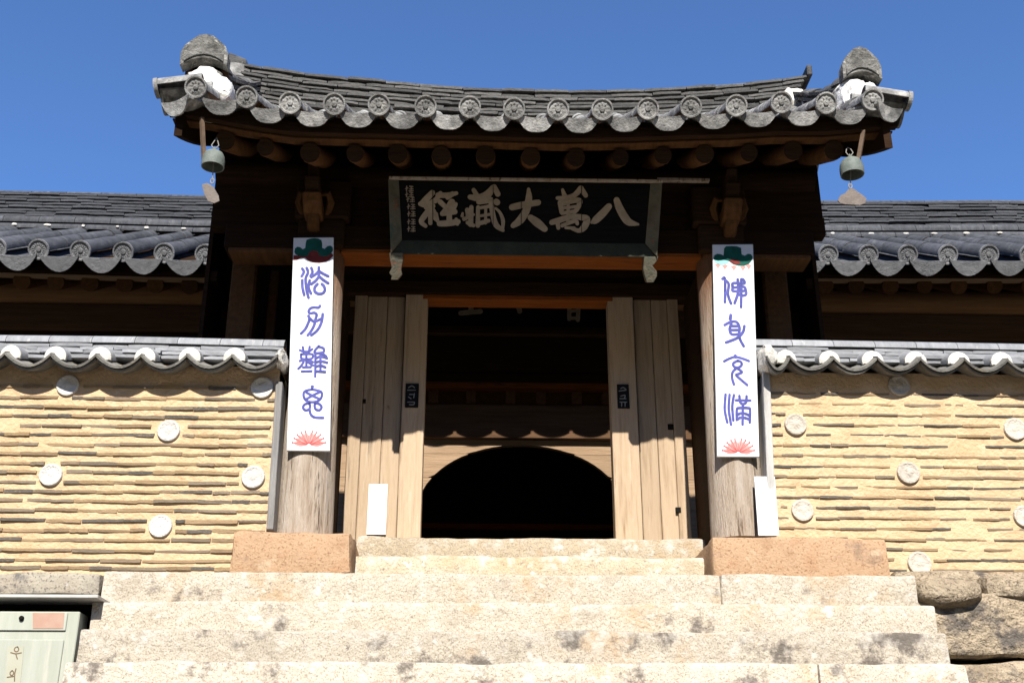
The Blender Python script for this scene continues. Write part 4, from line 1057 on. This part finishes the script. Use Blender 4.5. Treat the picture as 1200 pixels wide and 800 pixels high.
# ================================================================== CLAY WALLS
YW = -0.25
def clay_wall(label, x0, x1, ys, discs, plug_ref, ridge_px, groupname, endx_slope, left):
    t = thing('clay_wall', label, 'wall', ((x0 + x1) / 2, 0, -0.36))
    zlo, zhi = -0.40, 1.215
    nu_, nv_ = int((x1 - x0) / .035), 64
    mb = MB()
    def fr(u, v):
        x = lerp(x0, x1, u); z = lerp(zlo, zhi, v)
        return (x, YW + 0.006 * noise.noise(Vector((x * 3, 1.7, z * 9))) + 0.0035 * noise.noise(Vector((x * 11, 4, z * 24))), z)
    mb.grid(fr, nu_, nv_)
    body = mb
    k = len(body.v)
    body.add([(x0, .25, zlo), (x1, .25, zlo), (x1, .25, zhi), (x0, .25, zhi)], [(0, 1, 2, 3)])
    Wd = nu_ + 1
    body.f.append([i for i in range(Wd)] + [k + 1, k]); body.f.append([nv_ * Wd + i for i in range(Wd)][::-1] + [k + 3, k + 2][::-1][::-1])
    body.f.append([j * Wd for j in range(nv_ + 1)] + [k + 3, k]); body.f.append([j * Wd + nu_ for j in range(nv_ + 1)] + [k + 2, k + 1])
    wb = body.build('mortar', M['mortar'], t, 60)
    D = [at(px_, py_, YW) for px_, py_ in discs]
    cnt = 0
    for yy, ppx in ys:
        z = Z(ppx, yy, YW); x = x0 + U(-.2, 0)
        zsl = 0.0
        while x < x1:
            l = random.choice((U(.12, .20), U(.18, .30), U(.26, .42), U(.20, .34)))
            a, b = max(x, x0 + .005), min(x + l, x1 - .005)
            for d in D:      # keep clear of the round tiles
                if abs(d.z - z) < .098:
                    hw_ = math.sqrt(max(0, .103 ** 2 - (d.z - z) ** 2)) + .01
                    if a < d.x < b or abs(a - d.x) < hw_ or abs(b - d.x) < hw_:
                        if (a + b) / 2 < d.x: b = min(b, d.x - hw_)
                        else: a = max(a, d.x + hw_)
            vis = x > (-5.1 if left else -9) and x < (9 if left else 5.0)
            if b - a > .05 and vis and random.random() > .02:
                th = U(.017, .027) if left else U(.011, .020); pr = U(.007, .018) if left else U(.004, .014)
                dep = .08
                put('tile', random.choice(SLAB_W), ((a + b) / 2, YW - pr + dep / 2, z + U(-.004, .004)), t, rot=(U(-.06, .06), U(-.018, .018), U(-.03, .03)), scale=(b - a - U(-.005, .005), dep, th)); cnt += 1
            x += l
    for d in D:
        mb = MB(); r = U(.084, .09)
        mb.lathe([(r * .98, .05), (r, -.012), (r * .95, -.022), (r * .80, -.0235), (r * .77, -.0215), (r * .3, -.0215), (r * .25, -.0235), (.001, -.024)], (d.x, YW, d.z), 28, 'y')
        mb.build('round_tile', M['disc' if left else 'disc_cream'], t, 40)
    # ---------------- coping
    y_p, y_l = -.35, -.47
    ref = at(plug_ref[0], plug_ref[1], y_p); SP = 0.3385
    zc = ref.z - .012
    mb = MB(); mb.box(x0, x1, -.20, .34, 1.10, zc - .03)
    cop = mb.build('coping', M['mud'], t)
    xs = [ref.x + SP * i for i in range(-20, 21) if x0 + .02 < ref.x + SP * i < x1 - .0]
    sagw = lambda x: 0.012 * noise.noise(Vector((x * .8, 3, 0)))
    edges = [ref.x + SP * i for i in range(-20, 21) if x0 - .2 < ref.x + SP * i < x1 + .2]
    for i, xa in enumerate(edges[:-1]):
        xb = edges[i + 1]; a_, b_ = max(xa, x0 - (0 if not left else .0)), min(xb, x1 + .02)
        if b_ - a_ < .12: continue
        xm = (xa + xb) / 2
        pan = arc_pan(b_ - a_ + .004, .092, .34, .020, seg=12)
        me, _ = pan.data('pan_tile', M['coping_pan'], 35)
        put('pan_tile', me, ((a_ + b_) / 2, y_l + U(-.008, .008), zc - .008 + sagw(xm)), cop, rot=(R(20) + U(-.02, .02), U(-.015, .015), U(-.01, .01)))
        pan = arc_pan((b_ - a_) * .97, .085, .22, .018, seg=10)
        me, _ = pan.data('pan_tile', M['coping_pan'], 35)
        put('pan_tile', me, ((a_ + b_) / 2, y_l + .035, zc - .034 + sagw(xm)), cop, rot=(R(16), U(-.02, .02), 0))
    for x in xs:
        zz_ = zc + sagw(x)
        mb = MB(); mb.lathe([(.080, .02), (.083, -.012), (.070, -.022), (.001, -.025)], (0, 0, 0), 24, 'y')
        for v in mb.v: v.z = max(v.z, -.022)
        me, _ = mb.data('plaster_plug', M['plaster'], 50)
        put('plaster_plug', me, (x, y_p, zz_), cop, rot=(R(6), U(-.1, .1), U(-.05, .05)), scale=(U(.95, 1.05), 1, U(.95, 1.05)))
        put('cover_tile', ME_CCOV, (x, y_p + .012, zz_), cop, rot=(R(20), 0, U(-.04, .04)))
    # ridge of the coping
    rt = [(lambda p: (p.x, p.z))(at(px_, py_, -.08)) for px_, py_ in ridge_px]
    f = lambda x: table(rt, x)
    for k_, (dz, yc, dp) in enumerate(((-.105, .02, .30), (-.148, 0.01, .36), (-.190, -.01, .42), (-.228, 0.0, .44))):
        stack_course(cop, SLAB_C, x0, x1, (lambda d_: (lambda x: f(x) + d_))(dz), yc, dp, .026, .24, .38)
    x = x0 - U(0, .2)
    while x < x1 - .02:
        l = .335; a_, b_ = max(x, x0), min(x + l, x1)
        if b_ - a_ > .03:
            s = math.atan2(f(b_) - f(a_), b_ - a_)
            put('cap_tile', ME_CC, (a_, -.05, f(a_) - .078), cop, rot=Euler((s, 0, R(-90))).to_matrix().to_euler(), scale=(1, b_ - a_ - .004, 1))
        x += l
    mb = MB(); mb.box(x0, x1, -.08, .14, zc - .02, f((x0 + x1) / 2) - .09); mb.build('coping_core', M['mud'], cop)
    return t, cop
ME_CCOV, _ = half_tube(.26, .078, .074).data('coping_cover_tile', M['coping_tile'], 35)
ME_CC, _ = half_tube(1.0, .078, .078, seg=10, arc=180).data('coping_cap_tile', M['coping_tile'], 35)
ysL = [453.5, 466.5, 477.5, 488, 499, 509.5, 520.8, 531.5, 543, 553.2, 565, 576, 587, 598, 610, 621.5, 632.5, 645, 656.5, 665.5]
xwl = X(317, 560, YW); xwr = X(902, 540, YW)
wl_, copl = clay_wall('yellow clay wall with tile courses left of the gate', -5.6, xwl, [(y, 120) for y in ysL], [(80, 452), (307.5, 454.5), (198, 505), (60, 556.5), (297, 559), (188.5, 616.5)],
          (65.5, 416.5), [(0, 391.5), (170, 393.5), (330, 397.5)], 'l', 0, True)
ysR = [462 + 12.1 * i for i in range(18)]
wr_, copr = clay_wall('yellow clay wall with tile courses right of the gate', xwr, 5.6, [(y, 1040) for y in ysR], [(1053, 452), (932, 497.5), (1189, 503), (1064, 554), (940, 598), (1200, 605), (1077, 660)],
          (1022, 421.5), [(890, 396.5), (1040, 399), (1200, 402)], 'r', 0, False)
# timber and plaster at the wall ends
def stick(pts, wd, y0, dep, m, name, parent):
    a, b = at(*pts[0], y0), at(*pts[1], y0)
    mb = MB(); mb.hexa([(a.x - wd / 2, y0, a.z), (a.x + wd / 2, y0, a.z), (a.x + wd / 2, y0 + dep, a.z), (a.x - wd / 2, y0 + dep, a.z)],
                       [(b.x - wd / 2, y0, b.z), (b.x + wd / 2, y0, b.z), (b.x + wd / 2, y0 + dep, b.z), (b.x - wd / 2, y0 + dep, b.z)])
    return mb.build(name, M[m], parent, bevel=.005)
stick(((327, 447), (316, 620)), .05, -.29, .2, 'grey_post', 'end_post', wl_)
stick(((898, 428), (906, 628)), .055, -.285, .2, 'pale_post', 'end_post', wr_)
p = at(903, 416, -.36)
oval('plaster_end', M['plaster'], copr, (p.x - .01, -.22, p.z - .01), (.065, .2, .11), amp=.02)
p = at(333, 418, -.36)
oval('plaster_end', M['plaster'], copl, (p.x - .03, -.25, p.z - .0), (.04, .15, .07), amp=.02)

# ================================================================== HALL BEHIND
YHE, YHW = 2.80, 4.490
hall = thing('temple_hall', 'long dark timber hall with blue grey tiled roof behind the gate', 'hall', (0, YHW, 0.1))
hzL = lambda px_: lerp(291.5, 297.5, (px_ - 45) / 200)
hl = [at(px_, lerp(290.5, 298, px_ / 250), YHE) for px_ in (-3.5, 46, 95, 145, 193, 241)]
hr = [at(px_, 298, YHE) for px_ in (970, 1017, 1063, 1110, 1158, 1205)]
spL = (hl[-1].x - hl[0].x) / 5; spR = (hr[-1].x - hr[0].x) / 5
hx = [hl[0].x - spL * k for k in range(5, 0, -1)] + [p.x for p in hl]
nmid = round((hr[0].x - hl[-1].x) / .455)
hx += [lerp(hl[-1].x, hr[0].x, k / nmid) for k in range(1, nmid)]
hx += [p.x for p in hr] + [hr[-1].x + spR * k for k in range(1, 6)]
hz_t = [(hl[0].x, hl[0].z), (hl[-1].x, hl[-1].z), (hr[0].x, hr[0].z), (hr[-1].x, hr[-1].z)]
def hez(x): return table(hz_t, max(-6.5, min(6.5, x)))
YHR = 5.35
HS = R(30.6)
def hz(x, y): return hez(x) + math.tan(HS) * (y - YHE)
mb = MB(); n = 8
x0h, x1h = hx[0] - .2, hx[-1] + .2
mb.strip([(YHE + .26, 0), (YHR, 1)], [(YHE + .26, -1), (YHR, -1)], lambda u, v, d: (d, u, hz(0, u) - .14 - (.10 if v < 0 else 0)), x0h, x1h)
mb.strip([(YHR, 1), (YHR + 2.6, 0)], [(YHR, -1), (YHR + 2.6, -1)], lambda u, v, d: (d, u, hz(0, 2 * YHR - u) - .14 - (.10 if v < 0 else 0)), x0h, x1h)
hroof = mb.build('roof', M['dark_wood_x'], hall)
for i, x in enumerate(hx):
    hidden = -1.4 < x < 1.2
    for j in range(1 if hidden else 5):
        d = j * .58
        y = YHE + d * math.cos(HS); z = hez(x) + d * math.sin(HS)
        me = ME_HCAP if j == 0 else ME_HCOV
        put('cover_tile', me, (x, y, z + (.006 if j else 0)), hroof, rot=(HS - (R(8) if j == 0 and False else 0) + U(-.01, .01), U(-.03, .03), U(-.015, .015)))
    if i + 1 < len(hx):
        xm = (x + hx[i + 1]) / 2
        for j in range(1 if hidden else 5):
            d = j * .58
            y = YHE + d * math.cos(HS); z = hez(xm) + d * math.sin(HS)
            put('pan_tile', ME_HLIP if j == 0 else ME_HPAN, (xm, y, z - .06), hroof, rot=(HS + U(-.01, .01), U(-.02, .02), U(-.01, .01)), scale=((hx[i + 1] - x) / .455, 1, 1))
# hall ridge
rtl = [(lambda p: (p.x, p.z))(at(px_, py_, YHR)) for px_, py_ in ((0, 226), (115, 228.5), (232, 232), (970, 238), (1085, 238), (1200, 237))]
def hrz(x): return table(rtl, max(-6.8, min(6.8, x)))
hrd_mb = MB(); n = 20
hrd_mb.strip([(lerp(x0h, x1h, i / n), hrz(lerp(x0h, x1h, i / n)) - .06) for i in range(n + 1)], [(lerp(x0h, x1h, i / n), hrz(lerp(x0h, x1h, i / n)) - .75) for i in range(n + 1)], lambda u, v, d: (u, d, v), YHR - .06, YHR + .06)
hrd = hrd_mb.build('ridge', M['mud'], hall)
for rng in ((-7.2, 7.2),):
    for k in range(8):
        stack_course(hrd, SLAB_H, rng[0], rng[1], (lambda kk: (lambda x: hrz(x) - .090 - .050 * kk))(k), YHR + (.012 if k % 2 else 0), .34 + .012 * k, .031, .38, .52, jr=.01)
    ME_a, _ = half_tube(1.0, .062, .062, seg=10, arc=180).data('ridge_cap_tile', M['hall_tile'], 35)
    ME_b, _ = half_tube(1.0, .085, .085, seg=12, arc=220).data('ridge_base_tile', M['hall_tile'], 35)
    for me, dz, yy, sc_ in ((ME_a, -.06, YHR, (2.2, 1, 1)), (ME_b, -.55, YHR - .20, (1, 1, 1)), (ME_b, -.665, YHR - .25, (.8, 1, .8))):
        x = rng[0] + U(0, .3)
        while x < rng[1]:
            l = .47
            s = math.atan2(hrz(x + l) - hrz(x), l)
            put(me.name.split('.')[0], me, (x, yy, hrz(x) + dz), hrd, rot=Euler((s, 0, R(-90))).to_matrix().to_euler(), scale=(sc_[0], l - .006, sc_[2])); x += l
# white plaster dabs where the rows meet the ridge
for x in hx:
    if abs(x) > 2.1:
        oval('plaster_dab', M['plaster'], hrd, (x + U(-.05, .05), YHR - .32, hrz(x) - .65), (U(.02, .05), .02, U(.01, .022)), amp=.004)
# eaves of the hall
mb = MB(); n = 12
def halong(y0, y1, o0, o1, m, name, bevel=0):
    mb = MB(); mb.strip([(lerp(x0h, x1h, i / n), hez(lerp(x0h, x1h, i / n)) + o1) for i in range(n + 1)], [(lerp(x0h, x1h, i / n), hez(lerp(x0h, x1h, i / n)) + o0) for i in range(n + 1)], lambda u, v, d: (u, d, v), y0, y1)
    return mb.build(name, M[m], hall)
halong(YHE + .20, YHE + .255, -.165, -.06, 'dark_wood_x', 'eave_board')
halong(YHE + .258, YHE + .36, -.19, -.173, 'hall_board', 'eave_board')
zra = Z(120, 333, YHE + .35)
def rafx(px_): return X(px_, 336, YHE + .35)
rlist = [rafx(p) for p in (-57, -16, 25, 65, 105, 146, 182, 222)] + [rafx(p) for p in (967, 1003, 1043, 1083, 1123, 1165, 1206, 1246)]
xm = rlist[7] + .4
while xm < rlist[8] - .2: rlist.append(xm); xm += .40
for x in rlist:
    mb = MB(); y0 = YHE + .33; r = U(.092, .104)
    z0 = hez(x) - .50 + (zra - (hez(X(120, 336, YHE + .35)) - .50))
    mb.tube([(x, y0, z0), (x, y0 + .04, z0 + .025), (x, YHR, z0 + math.tan(HS) * (YHR - y0))], [r * .96, r, r], 14); mb.build('rafter', M['rafter'], hall, 40)
zpu = Z(120, 342, 4.130)
mb = MB(); mb.tube([(x0h, 4.190, zpu), (x1h, 4.190, zpu)], .165, 18); mb.build('purlin', M['hall_purlin'], hall, 40)
mb = MB(); mb.box(x0h, x1h, 4.110, 4.270, zpu - .50, zpu - .17); mb.build('beam', M['hall_beam'], hall, bevel=.01)
mb = MB(); mb.box(x0h, x1h, 4.170, 4.290, zpu - .92, zpu - .505); mb.build('beam', M['dark_wood_x'], hall, bevel=.01)
# wall with round-arched opening
acx = X(611, 560, YHW); aw = X(733, 590, YHW) - acx; zs = Z(611, 600, YHW); ah = Z(611, 521, YHW) - zs
zbt = Z(611, 514, 4.430)
def arch(x):
    u = (x - acx) / aw
    return zs + ah * math.sqrt(max(0, 1 - u * u)) if abs(u) < 1 else None
def arch_board(xa, xb, za, zb2):
    n = 20; top = []; bot = []
    for i in range(n + 1):
        x = lerp(xa, xb, i / n); top.append((x, zb2)); a_ = arch(x)
        bot.append((x, min(zb2 - .004, max(za, a_ if a_ is not None else za))))
    mb = MB(); mb.strip(top, bot, lambda u, v, d: (u, d, v), YHW, YHW + .08); return mb
zc_ = zbt + .2
for za, zb2 in ((zs + ah * .86, zc_), (zs + ah * .50, zs + ah * .86 - .004), (zs + ah * .05, zs + ah * .50 - .004), (0.1, zs + ah * .05 - .004)):
    for xa, xb in ((acx - 2.2, acx), (acx, acx + 2.2)):
        if za == 0.1:
            xa, xb = (acx - 2.2, acx - aw) if xa < acx - 1 else (acx + aw, acx + 2.2)
            mb = MB(); mb.box(xa, xb, YHW, YHW + .08, za, zb2)
        else:
            # trim to where this board is cut by the arch
            lim = aw * math.sqrt(max(0, 1 - ((zb2 - zs) / ah) ** 2)) if (zb2 - zs) / ah < 1 else 0
            if lim > 0:
                if xa < acx - 1: xb = acx - lim
                else: xa = acx + lim
            mb = arch_board(xa, xb, za, zb2)
        mb.build('wall_board', M['hall_board'], hall)
for xa, xb in ((x0h, acx - 2.21), (acx + 2.21, x1h)):
    x = xa
    while x < xb - .05:
        l = min(1.2, xb - x); mb = MB(); mb.box(x, x + l - .006, YHW, YHW + .08, .1, zpu); mb.build('wall_board', M['dark_wood_x'], hall); x += l
zo = Z(606, 456, 4.330)
mb = MB(); mb.box(acx - 2.2, acx + 2.2, 4.405, YHW + .1, zbt, Z(606, 474, 4.410)); mb.build('beam', M['hall_beam'], hall, bevel=.008)
mb = MB(); mb.box(acx - 2.2, acx + 2.2, 4.300, 4.430, zo + .072, zo + .2); mb.build('lintel_beam', M['dark_wood_x'], hall, bevel=.008)
mb = MB(); mb.box(acx - 2.2, acx + 2.2, 4.280, 4.430, zo, zo + .07); mb.build('lit_lintel_edge', M['red_wood'], hall, bevel=.006)  # lit underside of the hall beam, put into colour as a redder strip
for px_ in (508, 552, 598, 634, 676, 711):
    x = X(px_, 465, 4.390); mb = MB(); mb.box(x - .06, x + .06, 4.360, 4.470, Z(606, 473.6, 4.410), zo - .003); mb.build('strut_block', M['rafter'], hall, bevel=.006)
mb = MB(); mb.box(acx - 2.2, acx + 2.2, 4.490, 4.530, Z(606, 473, 4.410) , zo + .1); mb.build('rear_rail', M['rafter'], hall)
for k in range(5):
    mb = MB(); mb.box(acx - 2.2, acx + 2.2, 4.510 + U(0, .008), 4.550, zo + .165 + k * .26, zo + .42 + k * .26); mb.build('wall_board', M['dark_wood_x'], hall)
for py_ in (402, 426):
    z = Z(606, py_, 4.450); mb = MB(); mb.box(acx - 2.2, acx + 2.2, 4.450, 4.510, z - .02, z + .02); mb.build('rail', M['rafter'], hall)
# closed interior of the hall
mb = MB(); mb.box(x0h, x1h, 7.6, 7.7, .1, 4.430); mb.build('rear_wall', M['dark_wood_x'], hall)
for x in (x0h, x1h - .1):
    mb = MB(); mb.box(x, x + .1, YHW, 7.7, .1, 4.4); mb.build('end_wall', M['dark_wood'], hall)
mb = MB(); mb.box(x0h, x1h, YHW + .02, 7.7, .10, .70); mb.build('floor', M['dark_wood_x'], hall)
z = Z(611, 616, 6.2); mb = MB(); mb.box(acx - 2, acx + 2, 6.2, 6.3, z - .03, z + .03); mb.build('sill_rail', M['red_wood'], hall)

# hall signboard
ph = Plane((0, 4.010, 0), (0, -1, -.12))
hs = thing('signboard', 'dark signboard with three pale characters deep inside behind the door lintel', 'signboard', tuple(at(606, 428, 4.030)))
za, zb2 = Z(606, 384, 4.030), Z(606, 384, 4.030) + .72
xa, xb = X(503, 380, 4.030), X(713, 380, 4.030)
mb = MB(); mb.box(xa, xb, 4.050, 4.080, za, zb2); mb.build('board', M['sign_black'], hs)
for (a_, b_, c_, d_) in ((xa - .05, xb + .05, za - .05, za), (xa - .05, xb + .05, zb2, zb2 + .05), (xa - .05, xa, za, zb2), (xb, xb + .05, za, zb2)):
    mb = MB(); mb.box(a_, b_, 4.000, 4.090, c_, d_); mb.build('frame', M['dark_wood_x'], hs)
ph = Plane(((xa + xb) / 2, 4.050, za), (0, -1, 0))
HS_CH = [
 [[(667, 356, 5), (667, 374, 5)], [(678, 356, 5), (677, 375, 5)], [(667, 365, 3.5), (677, 364, 3.5)], [(668, 373, 4), (678, 373, 4)], [(667, 356, 4), (678, 355, 4)], [(655, 349, 4.330), (692, 347, 4.330)], [(668, 336, 4), (668, 348, 4)], [(678, 336, 4), (678, 348, 4)], [(660, 335, 4), (688, 333, 4)]],
 [[(582, 332, 4), (584, 357, 5)], [(596, 332, 4), (598, 358, 5)], [(583, 332, 4), (597, 332, 4)], [(583, 343, 3), (597, 343, 3)], [(608, 330, 5), (606, 350, 5), (609, 365, 6)], [(609, 340, 4), (628, 338, 4)], [(618, 346, 4), (626, 357, 6)], [(626, 330, 4), (622, 344, 4)], [(640, 352, 4), (652, 356, 3)]],
 [[(540, 367, 6), (563, 365, 6)], [(552, 350, 6), (552, 366, 6)], [(543, 355, 5), (561, 354, 5)], [(545, 338, 4), (558, 338, 4), (557, 347, 4), (546, 347, 4), (545, 338, 4)], [(536, 333, 4), (568, 331, 4)], [(552, 324, 4), (552, 332, 4)]],
]
for st in HS_CH: chars(hs, ph, st, 0, 0, 1.0, M['sign_gold'], 'brush_character', .01, .0008, dstep=.0004)

# ================================================================== GREEN CABINET
YC = -0.86
zc1 = Z(60, 716, YC); xc1 = X(94, 716, YC); xc0 = xc1 - .86; zc0 = -2.35
cab = thing('metal_cabinet', 'pale green metal cabinet under a flat lid beside the steps', 'cabinet', ((xc0 + xc1) / 2, YC + .2, zc0))
mb = MB(); mb.box(xc0, xc1, YC, -.46, zc0, zc1); mb.build('body', M['cabinet'], cab, bevel=.006)
seam = Z(60, 744, YC)
mb = MB(); mb.box(xc0 + .06, xc1 - .075, YC - .012, YC - .002, seam + .028, zc1 - .006); mb.build('upper_panel', M['cabinet'], cab, bevel=.004)
mb = MB(); mb.box(xc0 + .06, xc1 - .075, YC - .012, YC - .002, zc0 + .06, seam - .028); mb.build('door', M['cabinet'], cab, bevel=.004)
zr0 = Z(60, 700, YC - .08)
mb = MB(); mb.box(xc0 - .06, X(115, 697, YC - .08), YC - .08, -.45, zr0, zr0 + .022); mb.build('lid', M['cab_roof'], cab, bevel=.004)
mb = MB(); mb.box(xc0, xc1 + .05, YC + .18, -.46, zc1, zr0); mb.build('lid_gap_shade', M['black_void'], cab)  # shade under the lid, put in as a near-black box
mb = MB(); mb.box(xc1 + .004, xc1 + .055, YC + .16, -.46, zc0, zc1 - .003); mb.build('side_gap_shade', M['black_void'], cab)  # shadow in the gap by the steps, put in as a near-black strip
for pts, m, nm in (([(38.5, 717.5), (75.5, 717.5), (74, 736), (38.5, 736)], 'faded_pink', 'sticker'), ([(9, 757), (28, 757), (24, 800), (6, 800)], 'faded_yellow', 'paper_strip')):
    P4 = [at(u, v, YC - .0135) for u, v in pts]
    mb = MB(); mb.hexa(P4, [p + Vector((0, -.0012, 0)) for p in P4]); mb.build(nm, M[m], cab)
p = at(25.5, 724, YC - .014); mb = MB(); mb.lathe([(.016, 0), (.016, -.012), (.010, -.018)], (p.x, YC - .013, p.z), 14, 'y'); mb.build('lock', M['black_void'], cab)
pc_ = Plane(((xc0 + xc1) / 2, YC - .0148, zc0), (0, -1, 0))
K7 = (0, 690, 7.27)
chars(cab, pc_, [[(150, 490), (132, 495), (122, 515), (134, 530), (152, 526), (160, 508), (150, 490)], [(92, 538), (135, 548), (182, 540)], [(135, 550), (148, 592)],
                 [(104, 692), (88, 706), (88, 726), (102, 732), (114, 722), (116, 704), (104, 692)], [(62, 748), (120, 740)], [(136, 676), (126, 720), (124, 780)]], *K7, M['brown_ink'], 'lettering', .0008, .0004, wdef=9, dstep=.0001)
